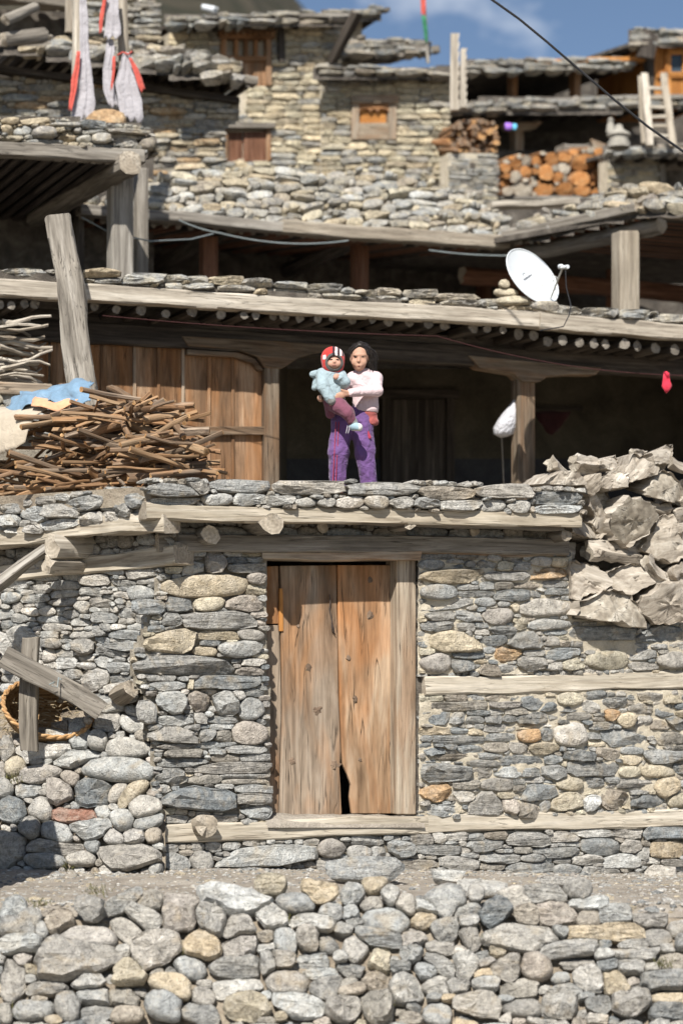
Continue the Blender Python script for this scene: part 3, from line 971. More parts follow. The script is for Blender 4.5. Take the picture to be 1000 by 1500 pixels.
# inner leaves that make the walls solid
rect('wall_core', F0, 236, 790, 387, 1290, -.05, .4, M_dark_mud, house)
rect('wall_core', F0, 613, 912, 1250, 1300, -.05, .4, M_dark_mud, house)
rect('wall_core', F0, 387, 1212, 613, 1290, -.05, .4, M_dark_mud, house)
rect('wall_core', F0, 236, 752, 840, 792, -.06, .4, M_dark_mud, house)
rect('wall_core', F0, 613, 790, 836, 920, -.05, .4, M_dark_mud, house)
rect('inner_wall', fac(2.6), 200, 760, 1060, 1290, 0, .1, M_dark_mud, house)
rect('wall_core', S0, -210, 770, 238, 1260, -.05, .35, M_dark_mud, house)

# timbers let into the masonry
tbeam('sill_timber', F0, (236, 1221), (625, 1209), 27, .22, .035, WC, house, 1)
tbeam('sill_timber', F0, (622, 1208), (1045, 1197), 26, .22, .03, WC, house, 2)
tbeam('wall_timber', F0, (620, 1004), (1045, 996), 26, .2, .03, WC, house, 3)
tbeam('lintel', F0, (228, 797), (826, 800), 25, .36, .08, (W_grey, E_grey), house, 4)
tbeam('lintel_ledge', F0, (382, 813), (612, 814), 13, .36, .06, WT, house, 5)
tbeam('lintel_ledge', F0, (612, 810), (826, 812), 6, .2, .03, WT, house, 6)
tbeam('flank_timber', S0, (-40, 846), (262, 812), 24, .25, .06, WC, house, 7, taper=-.1)
# knots and pegs standing out of the timbers
pg = F0.at(295, 1209)
log('peg', pg - N * .2, pg + N * .13, .105, .10, (W_pale, E_grey), house, 12, 8, rough=.03)

# ---- door
dpl = F0.off(-.2)
door = empty('door', dpl.at(500, 1195)); door.parent = house
door.matrix_basis = WM[house.name].inverted() @ WM[door.name]


def plank(name, pp, out, mat, parent=door, pl=dpl, back=.035):
    return quad(name, pl, pp, out, back, mat, parent, Z, .005)


plank('plank', [(386, 1196), (386, 916), (409, 916), (412, 1040), (407, 1196)], .002, W_door)
plank('plank', [(386, 914), (386, 830), (408, 829), (409, 914)], -.004, W_brown)
k1 = plank('plank', [(408, 1197), (413, 1040), (410, 829), (492, 828), (495, 1020), (499, 1100), (497, 1128), (500, 1190), (499, 1198)], .006, W_door)
k2 = plank('plank', [(514, 1192), (511, 1168), (513, 1150), (508, 1136), (501, 1120), (497, 1040), (493, 828), (574, 828), (575, 1010), (573, 1192)], .016, W_door2)
k3 = plank('plank', [(574, 1192), (577, 1010), (573, 828), (582, 828), (584, 1010), (583, 1192)], .018, W_pale)
plank('plank', [(574, 1190), (577, 1106), (583, 1106), (583, 1190)], .026, W_orange)
plank('plank', [(408, 925), (408, 862), (413, 862), (414, 925)], .02, W_orange)
for par, x, y, r in ((k1, 436, 917, 4), (k1, 451, 978, 6), (k1, 464, 1041, 8), (k1, 427, 1115, 6), (k1, 490, 1120, 9), 
                     (k2, 541, 902, 7), (k2, 509, 964, 5), (k2, 519, 1024, 6), (k2, 526, 1113, 4), (k2, 541, 850, 5)):
    p = dpl.at(x, y, .011 if par is k1 else .021)
    m = dpl.mpp(x, y)
    log('knot', p - N * .01, p + N * .002, r * m * .95, r * m * .6, (M_knot, M_knot), par, 11, int(x), rough=.12, seg=1)
chain = [dpl.at(x, y, .022 + .004 * (i % 2)) for i, (x, y) in enumerate([(481, 871), (482, 882), (481, 893), (483, 903), (485, 911), (484, 918), (486, 926), (489, 930), (487, 921), (484, 912)])]
tube('latch_chain', chain, .006, mat_plain('rusty_iron', (.09, .07, .06), .7, .6, .3), door)
rect('door_post', F0, 584, 816, 612, 1194, -.04, .25, W_tan, house, Z, .01)
rect('door_post', F0, 376, 900, 387, 1196, -.09, .12, W_grey, house, Z, .01)
# trodden mud on the threshold
vs_, f_ = [], []
for i in range(25):
    x = 388 + i * 9.6
    for j, (yy, o, h) in enumerate(((1212, .06, 0), (1206, .04, .6), (1200, -.02, 1), (1196, -.1, 1.1), (1204, -.2, .2))):
        p = F0.at(x, yy - h * 5 * (noise.noise(Vector((x * .03, j, 2))) + .3), o)
        vs_.append(p)
f_ = [(i * 5 + j, (i + 1) * 5 + j, (i + 1) * 5 + j + 1, i * 5 + j + 1) for i in range(24) for j in range(4)]
link('threshold', mesh('threshold', vs_, f_, M_ground, None, True), Matrix(), house)

# ---- eaves of the terrace
E0 = fac(.685 - .42)
tbeam('eave_beam', E0, (214, 748), (852, 763), 22, .2, 0, WC, house, 11)
tbeam('eave_beam', E0, (330, 760), (832, 772), 7, .16, -.06, WG, house, 12)
ES = S0.off(.32)
tbeam('eave_beam', ES, (-200, 802), (240, 766), 27, .22, 0, WC, house, 13, rough=.02)
for x, y, r, o, ln in ((295, 784, 14, .20, .8), (373, 770, 16, .42, .9), (575, 770, 9, .36, .8), (806, 787, 8, .30, .8), (470, 772, 9, .06, .5), (690, 776, 9, .05, .5)):
    m = F0.mpp(x, y)
    p = F0.at(x, y, o)
    log('joist', p, p - N * ln, r * m, r * m * 1.05, (W_grey, E_grey), house, 9, int(x), rough=.14)
for a, b, r in (((122, 801), (165, 806), 16), ((118, 831), (150, 832), 13)):
    p = S0.at(a[0], a[1], .42)
    log('joist', p, p - S0.n * .8 + Vector((.15, 0, 0)), r * S0.mpp(*a), r * S0.mpp(*a) * 1.1, (W_pale, E_grey), house, 9, int(r), rough=.15)
p0, p1 = S0.at(105, 806, .30), S0.at(44, 876, .62)
beam('strut', p0, p1, .14, .07, WG, house, seed=5, updir=Vector((.5, -.6, .5)), rough=.008, taper=-.2)

# terrace floor and the slabs along its edge
TZ = E0.at(500, 716).z
deck = [E0.at(-200, 700, -.05), E0.at(210, 700, -.05), E0.at(870, 700, -.05), E0.at(1400, 700, -.35), fac(9.0).at(1500, 700), fac(9.0).at(-300, 700)]
deck = [E0.at(225, 700, -.06), E0.at(850, 700, -.06), F0.at(850, 700, -.1), F0.at(1300, 700, -.1), fac(9.2).at(1500, 700), fac(9.2).at(-500, 700), ES.at(-160, 700, -.06)]
deck = [Vector((p.x, p.y, TZ - .03)) for p in deck]
prism('terrace_floor', deck, Vector((0, 0, -.16)), M_bank, house, U)
EDGE = '''155 706 288 730 sG -3;272 704 304 727 aG;306 703 394 722 sG;398 705 509 725 sL 1;500 708 610 726 sG;610 712 692 733 sB;692 710 780 730 sG;780 719 853 739 sG
222 726 293 740 sL;296 722 338 741 rL;339 724 389 741 aL;389 725 430 741 aL;430 730 462 742 rL;462 730 488 742 rL;490 728 530 743 rW;532 727 565 744 rL;565 728 602 745 aL
602 728 640 746 aG;640 733 702 748 sL;702 732 740 749 rL;742 734 775 750 rL;780 739 850 752 sL'''
se, g = layout([(214, 700), (300, 700), (520, 703), (700, 706), (856, 716), (856, 754), (214, 740)], EDGE, [(14, 24, 7, 12), (7, 12, 5, 8)], 31, grow=1.8, joint=.4, cols='GLB')
for s in se: s['roof'] = 1
roofset = [(se, E0.off(-.02), dict(tk=.5, tmin=.03, tmax=.12, push=(-.02, .06), back=.26), None)]
EDGL = '''28 740 70 762 aG;66 738 120 760 sG;62 760 125 776 aL 8;118 752 160 770 aL 8;152 748 178 768 aL;175 738 195 758 aD;0 752 30 776 aL;10 762 26 786 aL;40 768 66 786 aW;190 722 218 745 sG;95 728 155 750 sG 10
0 738 34 754 sG'''
sl, g2 = layout([(-60, 745), (30, 732), (160, 712), (222, 716), (240, 752), (-60, 782)], EDGL, [(24, 50, 10, 16), (14, 24, 8, 13), (7, 12, 5, 8)], 32, grow=1.8, joint=.4, cols='GGL')
roofset.append((sl, ES.off(-.03), dict(tk=.5, tmin=.03, tmax=.12, push=(-.02, .05), back=.3), None))
lay_stones(roofset, house, M_stone, 100, 'edge_slab', 'edge_chips', seed=8)
nst = lay_stones(sets, house, M_stone, 300, 'stone', 'small_stones', seed=9)

extend(house, F0, [(1045, 914), (1240, 906), (1240, 1290), (1045, 1294)], 631, [(30, 60, 10, 18), (18, 34, 8, 13), (9, 18, 5, 9)], kwH, M_mortar, -.01, cols='GGLDYB', kinds='aas', grow=1.8, joint=.6)
extend(house, S0, [(-200, 850), (-30, 842), (-30, 1230), (-200, 1230)], 632, [(24, 44, 10, 18), (16, 28, 9, 14), (9, 18, 6, 10)], kwH, M_mud, -.03, cols='GLLLW', kinds='aras', grow=2.0, joint=.5)
# ------------------------------------------------------------------ loose rubble wall, left foreground
RP = Plane((-1.9, -.20, 0), (-.22, -.92, .34))
RUB = '''144 1024 186 1046 rL;138 1041 180 1073 aG;188 1016 226 1038 rL;186 1038 230 1062 rL -18;178 1047 216 1075 rL -25;200 1070 220 1092 rB;97 1054 131 1099 aL -8;131 1072 160 1101 rL
158 1080 218 1112 rL;61 1069 107 1098 aL;24 1085 105 1116 aW;78 1098 148 1124 aL 12;0 1078 22 1118 aG;5 1109 38 1138 rT 20;-6 1118 10 1142 rP;120 1112 229 1145 rL;32 1121 88 1148 rP 8
88 1131 116 1151 rP;69 1142 108 1181 aP;106 1143 164 1183 aD;156 1150 192 1171 rL 56;166 1151 222 1176 rT 42;187 1168 236 1199 rL 22;-8 1141 20 1173 rG;24 1148 60 1169 sG;0 1172 44 1212 aD
45 1168 78 1206 rG -50;30 1195 60 1230 rG 40;76 1184 144 1210 aR;141 1181 163 1203 rL;163 1185 199 1216 rL -30;105 1201 169 1231 aG 10;199 1195 240 1214 rG 20;60 1206 108 1235 rG -10
151 1215 183 1239 rP;183 1216 214 1238 aP;214 1215 235 1236 rB;38 1231 120 1255 sG -6;126 1232 148 1250 rG;100 1249 141 1272 rL;40 1251 99 1276 rG;142 1236 236 1277 aG;-14 1212 38 1276 aL'''
t = empty('rubble_wall', (-2.4, -.4, 0), 'low tumbled wall of rounded pale stones at left, below the wicker basket', 'wall')
st, g = layout([(-50, 1080), (20, 1076), (60, 1066), (96, 1052), (136, 1036), (150, 1016), (196, 1006), (222, 1030), (232, 1120), (240, 1200), (236, 1280), (-50, 1285)], RUB,
               [(26, 44, 18, 28), (16, 26, 11, 18), (9, 15, 7, 11)], 41, grow=2.6, joint=.3, cols='GLLPB', kinds='raa', rot=25)
w = sheet('earth_core', RP, g, -.08, .03, M_bank, t, 8)
lay_stones([(st, RP, dict(tk=.5, tmax=.17, push=(-.02, .05), back=.13), None)], t, M_stone, 200, seed=12)

# ------------------------------------------------------------------ galleried house on the terrace
F2, E2 = fac(4.45), fac(3.8)
h2 = empty('gallery_house', F2.at(500, 712), 'timber-fronted house with open gallery and brown plank wall behind the terrace', 'house')
tbeam('eave_beam', E2, (-60, 414), (793, 470), 24, .16, 0, WP, h2, 21)
tbeam('eave_beam', E2, (790, 468), (1050, 490), 23, .16, .01, WP, h2, 22)
for x, y in ((5, 440), (20, 442), (40, 440), (57, 438), (145, 442), (177, 447), (212, 448), (250, 453), (286, 451), (328, 455), (360, 457), (378, 457), (407, 457), (423, 457), (446, 459), (470, 461), (492, 461),
             (524, 462), (550, 462), (576, 465), (605, 467), (631, 469), (659, 471), (699, 475), (719, 476), (740, 478), (766, 484), (790, 485), (812, 494), (829, 494), (853, 497), (875, 498), (893, 499), (919, 499), (941, 502), (970, 504), (995, 507), (1020, 509)):
    p = E2.at(x, y + 3, -.10 + RNG.uniform(-.05, .05))
    r = RNG.uniform(6.2, 8.6) * E2.mpp(x, y)
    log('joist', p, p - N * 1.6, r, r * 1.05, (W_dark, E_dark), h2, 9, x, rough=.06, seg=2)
z_e2 = E2.at(500, 432).z
roof2 = [E2.at(-400, 430, -.05), E2.at(1500, 430, -.05), fac(13).at(1500, 430), fac(13).at(-500, 430)]
prism('roof', [Vector((p.x, p.y, z_e2 + .0)) for p in roof2], Vector((0, 0, -.1)), M_dark_mud, h2, U)
# shaded wall plate and its upper companion
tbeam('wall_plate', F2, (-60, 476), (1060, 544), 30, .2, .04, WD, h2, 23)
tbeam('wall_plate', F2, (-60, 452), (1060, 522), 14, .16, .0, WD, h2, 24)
# plank wall left of the gallery
for i, (a, b) in enumerate(((-40, 0), (2, 32), (34, 72), (76, 112), (116, 149), (152, 196), (200, 231), (235, 267), (271, 306), (308, 341), (344, 385))):
    rect('board', F2, a, 494, b, 722, -.03 + RNG.uniform(-.004, .006), .03, W_brown, h2, Z, .004)
for x in (150, 198, 233, 269, 307, 342):
    rect('batten', F2, x - 2, 494, x + 2, 722, -.01, .03, W_tan if x in (198, 269) else W_brown, h2, Z, .004)
rect('rail', F2, 286, 625, 386, 637, .03, .05, W_post, h2, U, .006)
rect('post', F2, 385, 528, 407, 735, .05, .16, W_post, h2, Z, .015)
quad('bracket', F2, [(263, 493), (400, 500), (482, 506), (483, 516), (455, 519), (432, 526), (415, 538), (409, 541), (384, 539), (374, 524), (345, 513), (272, 508)], .07, .14, W_post, h2, U, .012)
quad('bracket', F2, [(272, 512), (345, 517), (372, 527), (384, 543), (378, 544), (366, 533), (342, 524), (272, 520)], .05, .1, W_post, h2, U, .008)
rect('post', F2, 755, 556, 781, 740, .05, .17, W_post, h2, Z, .018)
cap = [(130, 165), (530, 205), (905, 238), (870, 282), (720, 278), (590, 290), (545, 322), (440, 322), (395, 275), (190, 240)]
quad('bracket', F2, [(x / 4 + 650, y / 4 + 480) for x, y in cap][::-1], .08, .2, W_post, h2, U, .012)
# back of the gallery
B2 = fac(7.6)
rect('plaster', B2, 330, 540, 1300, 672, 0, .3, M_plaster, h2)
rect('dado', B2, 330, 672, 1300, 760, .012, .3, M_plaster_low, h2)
rect('dark_doorway_panel', B2, 566, 586, 652, 760, .03, .3, W_dark, h2, Z)  # dark panel on the wall stands in for the shaded door opening
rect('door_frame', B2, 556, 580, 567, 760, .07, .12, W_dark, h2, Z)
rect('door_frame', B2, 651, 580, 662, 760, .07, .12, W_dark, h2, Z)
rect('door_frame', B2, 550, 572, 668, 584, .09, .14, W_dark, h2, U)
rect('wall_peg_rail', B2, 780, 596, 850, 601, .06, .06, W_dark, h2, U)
pa, pb = F2.at(396, 600, -.05), B2.at(420, 600)
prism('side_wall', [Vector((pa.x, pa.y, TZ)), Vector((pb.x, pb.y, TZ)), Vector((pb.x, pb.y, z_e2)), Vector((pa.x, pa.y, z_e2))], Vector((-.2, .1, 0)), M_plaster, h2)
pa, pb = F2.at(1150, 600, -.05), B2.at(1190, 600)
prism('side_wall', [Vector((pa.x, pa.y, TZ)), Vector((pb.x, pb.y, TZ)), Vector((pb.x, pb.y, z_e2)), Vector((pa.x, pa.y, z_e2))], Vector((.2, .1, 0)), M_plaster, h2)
# flat stones weighing down the roof edge
se, g = layout([(-40, 392), (60, 393), (300, 407), (500, 420), (700, 436), (790, 444), (1040, 462), (1040, 478), (790, 460), (-40, 402)],
               '0 393 70 407 sG;122 394 175 408 aT;178 401 245 416 sG;230 402 275 412 sG;275 404 305 414 sG;305 405 358 417 sT;355 407 400 420 aG;402 413 450 422 sL;448 416 500 428 sG;553 421 590 432 sB;590 425 640 436 sG;636 430 700 440 sB;700 438 740 448 sG;850 452 905 466 sG;905 454 950 468 sG;958 460 1004 472 sG',
               [(30, 60, 8, 12), (16, 30, 6, 9), (8, 16, 4, 6)], 51, grow=1.6, joint=.3, cols='GGBLT', kinds='saa', step=.8)
lay_stones([(se, E2.off(-.06), dict(tk=.9, tmin=.05, tmax=.14, push=(-.04, .05), back=.3), None)], h2, M_stone_far, 150, 'edge_slab', 'edge_chips', seed=14)

# ------------------------------------------------------------------ open loft above it
E3, F3 = fac(9.0), fac(9.7)
h3 = empty('open_loft', F3.at(430, 420), 'open-fronted loft with sagging slab roof above the gallery house', 'building')
tbeam('eave_beam', E3, (118, 306), (420, 331), 15, .2, 0, WG, h3, 31)
tbeam('eave_beam', E3, (415, 331), (746, 354), 19, .2, .02, WP, h3, 32)
B3 = fac(12.6)
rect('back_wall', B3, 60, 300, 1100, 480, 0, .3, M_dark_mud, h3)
for x0, x1, y0 in ((298, 320, 345), (520, 541, 350)):
    rect('post', F3, x0, y0, x1, 470, 0, .18, W_red, h3, Z, .02)
rect('post', B3, 686, 395, 702, 480, .4, .18, W_red, h3, Z, .02)
p = F3.at(326, 338, .35)
log('beam_end', p, p - N * 3, .1, .1, (W_dark, E_grey), h3, 9, 3)
p = F3.at(531, 347, .25)
log('beam_end', p, p - N * 3, .11, .1, (W_dark, E_grey), h3, 9, 4)
z3 = E3.at(500, 330).z
rt = [E3.at(118, 306, -.05), E3.at(746, 352, -.05)]
prism('roof', [rt[0] + Z * .03, rt[1] + Z * .03, rt[1] - N * 3.8 + Z * .5, rt[0] - N * 3.8 + Z * .5], Vector((0, 0, -.06)), M_dark_mud, h3, U)
for i in range(34):
    x = 125 + i * 18.5
    a = E3.at(x, 312 + (x - 118) * .0733, -.3)
    log('joist', a - Z * .01, a - N * 3.4 + Z * .40, .045, .05, (W_red if i % 3 else W_dark, E_dark), h3, 6, i, seg=2)
# rubble heaped on the loft roof
R3 = Plane(E3.at(430, 332, -.1), N * .78 + Z * .62)
lay3 = []
w3, st3 = wall_part('roof_rubble', R3, [(215, 262), (330, 252), (480, 248), (610, 262), (700, 290), (746, 318), (746, 350), (420, 326), (118, 302), (118, 292), (215, 296)],
                    '', [(22, 40, 6, 11), (13, 24, 6, 10), (8, 14, 5, 8), (5, 9, 4, 6)], 53, M_mud, parent=h3, lay=lay3, mout=-.1, amp=.04, cols='LLTYGBG', kinds='aasr', rot=14, step=9,
                    kw=dict(tk=.5, tmin=.04, tmax=.15, push=(-.03, .08), back=.15, far=True), grow=2.0, joint=.4, nout=11)
lay_stones(lay3, h3, M_stone_far, 260, 'stone', 'roof_chips', seed=15)

# right-hand wing that steps forward
ca, cb_ = E3.at(745, 353), P(936, 312, 8.26)
cb_.z = ca.z
h4 = empty('roof_wing', P(925, 455, 8.4), 'jutting slab roof wing on a pale post above the satellite dish', 'building')
cc = cb_ + U * 4.0
back_c, back_a = cc - N * 5, ca - N * 4.2 - U * .9
prism('roof', [ca + Z * .02 - U * .25, cb_ + Z * .02, cc + Z * .02, back_c + Z * .3, back_a + Z * .3], Vector((0, 0, -.07)), M_dark_mud, h4, U)
beam('eave_beam', ca + Z * .06 + U * -.05, cb_ + Z * .06, .12, .16, WG, h4, seed=41)
log('purlin', ca - Z * .16 + U * .2, cb_ - Z * .16 - N * -.15 + U * .22, .09, .10, (W_grey, E_grey), h4, 9, 5, rough=.1)
beam('eave_beam', cb_ + Z * .03, cc + Z * .03, .13, .16, WT, h4, seed=42)
dirw = (cb_ - ca).normalized()
for i in range(22):
    a = ca.lerp(cb_, (i + .5) / 22) - Z * .03
    log('joist', a + U * .05, a + U * 4 + Z * .05, .045, .05, (W_dark if i % 2 else W_red, E_dark), h4, 6, i + 70, seg=2)
rect('post', Plane(cb_ + Vector((0, .05, 0)), N), 911, 336, 940, 540, -.05, .22, W_pale, h4, Z, .02)
for x in (775, 905):
    pp = Plane((ca - N * 1.6), N)
    rect('post', pp, x - 8, 385, x + 10, 500, 0, .2, W_red, h4, Z, .02)
log('cross_beam', ca - Z * .22 - N * 1.4, ca - Z * .22 - N * 1.4 + U * 5, .12, .13, (W_red, E_grey), h4, 9, 9)
side_n = Vector((dirw.y, -dirw.x, 0))
if side_n.y > 0: side_n = -side_n
RW = Plane(ca + Z * .1, (side_n * .78 + Z * .62))
stw, g = layout([(738, 350), (745, 335), (800, 312), (850, 295), (905, 272), (960, 268), (1040, 280), (1040, 312), (936, 306), (745, 352)], '',
                [(30, 55, 7, 11), (18, 32, 6, 10), (10, 18, 5, 8), (6, 10, 4, 6)], 55, grow=1.8, joint=.3, cols='GGPBLT', kinds='saas', rot=0)
for s in stw: s['rot'] += math.radians(12 if s['cx'] < 930 else -4)
sheet('roof_bed', RW, g, -.06, .02, M_dark_mud, h4, 9)
lay_stones([(stw, RW, dict(tk=.9, tmin=.04, tmax=.14, push=(-.02, .08), back=.15, far=True), None)], h4, M_stone_far, 150, 'roof_slab', 'roof_chips', seed=16)

# ------------------------------------------------------------------ flat roof on posts at far left
EL = fac(6.4)
h5 = empty('post_roof', EL.at(120, 405), 'flat stone-covered roof on grey posts at far left carrying the flag poles', 'building')
tbeam('eave_beam', EL, (-120, 206), (213, 229), 20, .2, 0, WG, h5, 51)
pl5 = EL.off(-.5)
rect('post', pl5, 165, 252, 196, 440, 0, .24, W_grey, h5, Z, .02)
rect('post', EL.off(-1.4), 201, 245, 218, 440, 0, .16, W_grey, h5, Z, .02)
rect('post', EL.off(-2.6), 112, 300, 124, 460, 0, .16, W_dark, h5, Z, .02)
p = EL.at(186, 242, .12)
log('cross_beam', p, p - N * 3.2 - U * .2, .135, .12, (W_grey, E_grey), h5, 11, 6)
ra, rb = EL.at(-300, 190, -.05), EL.at(212, 224, -.05)
ra.z = rb.z
prism('roof', [ra, rb, rb - N * 3.5, ra - N * 3.5], Vector((0, 0, -.06)), M_dark_mud, h5, U)
for i in range(16):
    a = EL.at(-100 + i * 20, 214, -.1)
    a.z = rb.z - .11
    log('joist', a, a - N * 3.3, .045, .05, (W_dark, E_dark), h5, 6, i + 30, seg=2)  # dark wood puts the soffit's shade into the joists' colour
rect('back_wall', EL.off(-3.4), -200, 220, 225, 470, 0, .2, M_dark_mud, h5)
s5, g = layout([(-60, 168), (60, 172), (130, 178), (205, 184), (232, 200), (232, 226), (-60, 202)], '0 182 20 197 rT;20 184 46 199 rL;46 186 80 204 rP;112 197 134 210 rL;134 196 160 211 rL;168 202 200 216 aL;115 176 155 189 sD;205 200 228 222 rB;85 192 112 208 aT',
               [(30, 60, 6, 9), (18, 30, 8, 13), (9, 16, 6, 10), (6, 9, 4, 6)], 57, grow=1.8, joint=.3, cols='GGDLTB', kinds='srra', rot=6)
sheet('roof_bed', EL.off(-.1), g, -.06, .02, M_dark_mud, h5, 9)
lay_stones([(s5, EL.off(-.08), dict(tk=.9, tmin=.05, tmax=.16, push=(-.03, .06), back=.25, far=True), None)], h5, M_stone_far, 120, 'roof_slab', 'roof_chips', seed=17)

# ------------------------------------------------------------------ older house with a ragged eave, upper left
W3 = fac(11.4)
h6 = empty('ragged_eave_house', W3.at(200, 300), 'grey rubble house with a ragged slate eave behind the flag poles', 'house')
lay6 = []
wall_part('wall', W3, [(-30, 118), (30, 112), (200, 128), (350, 150), (345, 175), (328, 185), (330, 300), (205, 300), (205, 205), (-30, 195)], '', [(30, 55, 7, 13), (18, 32, 7, 12), (10, 18, 5, 9), (6, 10, 4, 6)], 61, M_mud,
          parent=h6, lay=lay6, cols='GGDTTLO', kinds='sar', kw=dict(tk=.5, tmin=.03, tmax=.12, push=(-.02, .05), back=.12, far=True), grow=1.9, joint=.5, nout=10)
rect('wall_core', W3, -80, 105, 332, 330, -.1, 1.5, M_dark_mud, h6)
tbeam('eave_beam', W3, (12, 72), (205, 102), 13, .2, .42, WG, h6, 61)
tbeam('eave_beam', W3, (195, 98), (362, 128), 12, .2, .40, WG, h6, 62)
tbeam('wall_plate', W3, (-20, 100), (345, 150), 9, .2, .15, WD, h6, 63)
ra, rb = W3.at(5, 66, .38), W3.at(362, 122, .38)
prism('roof', [ra, rb, rb - N * 2.6 + Z * .5, ra - N * 2.6 + Z * .5], Vector((0, 0, -.08)), M_dark_mud, h6, U)
for i in range(18):
    a = ra.lerp(rb, (i + .3) / 18) - Z * .12
    log('joist', a - N * .02, a - N * 1.6, .05, .05, (W_dark, E_dark), h6, 6, i + 130, seg=2)
s6, g = layout([(-30, 62), (20, 48), (120, 58), (220, 66), (300, 74), (350, 92), (362, 118), (200, 94), (15, 66), (-30, 80)], '', [(26, 46, 5, 8), (14, 26, 5, 8), (8, 14, 4, 6)], 62, grow=1.6, joint=.3, cols='GGBTLP', kinds='sa', rot=10)
for s in s6: s['rot'] -= .12
R6 = Plane(W3.at(180, 95, .40), N * .75 + Z * .65)
sheet('roof_bed', R6, g, -.06, .02, M_dark_mud, h6, 9)
lay_stones(lay6 + [(s6, R6, dict(tk=.9, tmin=.05, tmax=.14, push=(-.02, .09), back=.15, far=True), None)], h6, M_stone_far, 300, 'stone', 'small_stones', seed=18)
# broken beams at the frame edge and the roof above
log('fallen_beam', W3.at(-30, 95, 1.2), W3.at(33, 82, 1.0), .09, .1, (W_grey, E_grey), h6, 9, 21)
log('fallen_beam', W3.at(-30, 70, 1.3), W3.at(22, 42, 1.0), .07, .06, (W_grey, E_grey), h6, 9, 22)
UH = fac(14.5)
h7 = empty('upper_slab_roof', UH.at(60, 60), 'slate roof corner with dark eave in the top left corner', 'building')
tbeam('eave_beam', UH, (-40, 4), (102, 24), 12, .2, .6, WG, h7, 71)
rect('wall_core', UH, -80, 10, 235, 70, -.1, 1.5, M_dark_mud, h7)
s7, g = layout([(-40, -30), (110, -25), (235, 2), (235, 60), (120, 58), (105, 12), (-40, -8)], '', [(26, 46, 6, 10), (14, 26, 5, 8), (8, 14, 4, 6)], 63, grow=1.6, joint=.3, cols='GTYLB', kinds='sar', rot=6)
sheet('wall', UH.off(.3), g, -.05, .02, M_mud, h7, 9)
lay_stones([(s7, UH.off(.3), dict(tk=.8, tmin=.05, tmax=.14, push=(-.02, .06), back=.15, far=True), None)], h7, M_stone_far, 120, seed=19)

# ------------------------------------------------------------------ cream tower house
T1, T2 = fac(14.6), fac(14.47)
h8 = empty('tower_house', T2.at(480, 262), 'tall cream stone tower house with slate roofs and a small orange shuttered window', 'house')
lay8 = []
WIN1, WIN2, WIN3 = [(322, 48), (396, 48), (396, 126), (322, 126)], [(326, 181), (397, 181), (397, 236), (326, 236)], [(513, 144), (580, 144), (580, 206), (513, 206)]
kwT = dict(tk=.4, tmin=.02, tmax=.07, push=(-.01, .03), back=.1, far=True)
szT = [(22, 38, 7, 11), (14, 24, 6, 9), (9, 15, 5, 8), (6, 9, 4, 6)]
wall_part('wall', T1, [(248, 46), (470, 36), (500, 36), (500, 120), (472, 120), (472, 258), (318, 262), (318, 172), (360, 168), (362, 118), (300, 76), (248, 70)], '', szT, 71, M_mortar, [WIN1, WIN2], h8, kw=kwT, lay=lay8,
          cols='CCCYLCTG', kinds='aas', grow=1.6, joint=.8, nout=9, mout=-.03)
wall_part('wall', T2, [(470, 118), (660, 116), (661, 262), (600, 264), (470, 258)], '', szT, 72, M_mortar, [WIN3], h8, kw=kwT, lay=lay8, cols='CCCYLCTG', kinds='aas', grow=1.6, joint=.8, nout=9, mout=-.03)
rect('wall_core', T1, 250, 40, 500, 290, -.06, 2.5, M_mortar, h8)
rect('wall_core', T2, 476, 112, 660, 290, -.06, 2.5, M_mortar, h8)
lay_stones(lay8, h8, M_stone_far, 300, 'stone', 'small_stones', seed=20)


def slate_roof(parent, pl, line, hpx, over, back, seed, rise=.25, joists=True, jr=.06, sag_=0, matb=WG):
    """slab roof with a beam, joist ends and ragged slate courses along its eave"""
    (x0, y0), (x1, y1) = line
    tbeam('eave_beam', pl, (x0, y0), (x1, y1), max(5, hpx * .4), .16, over, matb, parent, seed)
    a, b = pl.at(x0, y0 - hpx * .2, over - .02), pl.at(x1, y1 - hpx * .2, over - .02)
    prism('roof', [a, b, b - pl.n * (over + back) + Z * rise, a - pl.n * (over + back) + Z * rise], Vector((0, 0, -.06)), M_dark_mud, parent, b - a)
    if joists:
        n = max(3, int((x1 - x0) / 26))
        for i in range(n):
            q = pl.at(x0 + (x1 - x0) * (i + .5) / n, y0 + (y1 - y0) * (i + .5) / n + hpx * .45, over - .12)
            log('joist', q, q - pl.n * (over + .3), jr, jr, (W_dark, E_dark), parent, 8, i + seed * 50, seg=2)
    st, g = layout([(x0 - 3, y0 - hpx - 2), ((x0 + x1) / 2, (y0 + y1) / 2 - hpx - 4), (x1 + 3, y1 - hpx), (x1 + 4, y1 - 1), (x0 - 4, y0 - 1)], '', [(24, 46, 4, 6.5), (12, 24, 4, 6), (7, 12, 3.5, 5)], seed, grow=1.3, joint=.3, cols='GDBDPG', kinds='s', rot=3, step=.8, nout=10)
    rp = Plane(pl.at((x0 + x1) / 2, (y0 + y1) / 2, over), pl.n * .9 + Z * .43)
    sheet('roof_bed', rp, g, -.05, .015, M_dark_mud, parent, 9)
    lay_stones([(st, rp, dict(tk=.5, tmin=.03, tmax=.08, push=(-.02, .07), back=.15, far=True), None)], parent, M_stone_far, 60, 'roof_slab', 'roof_chips', seed=seed)


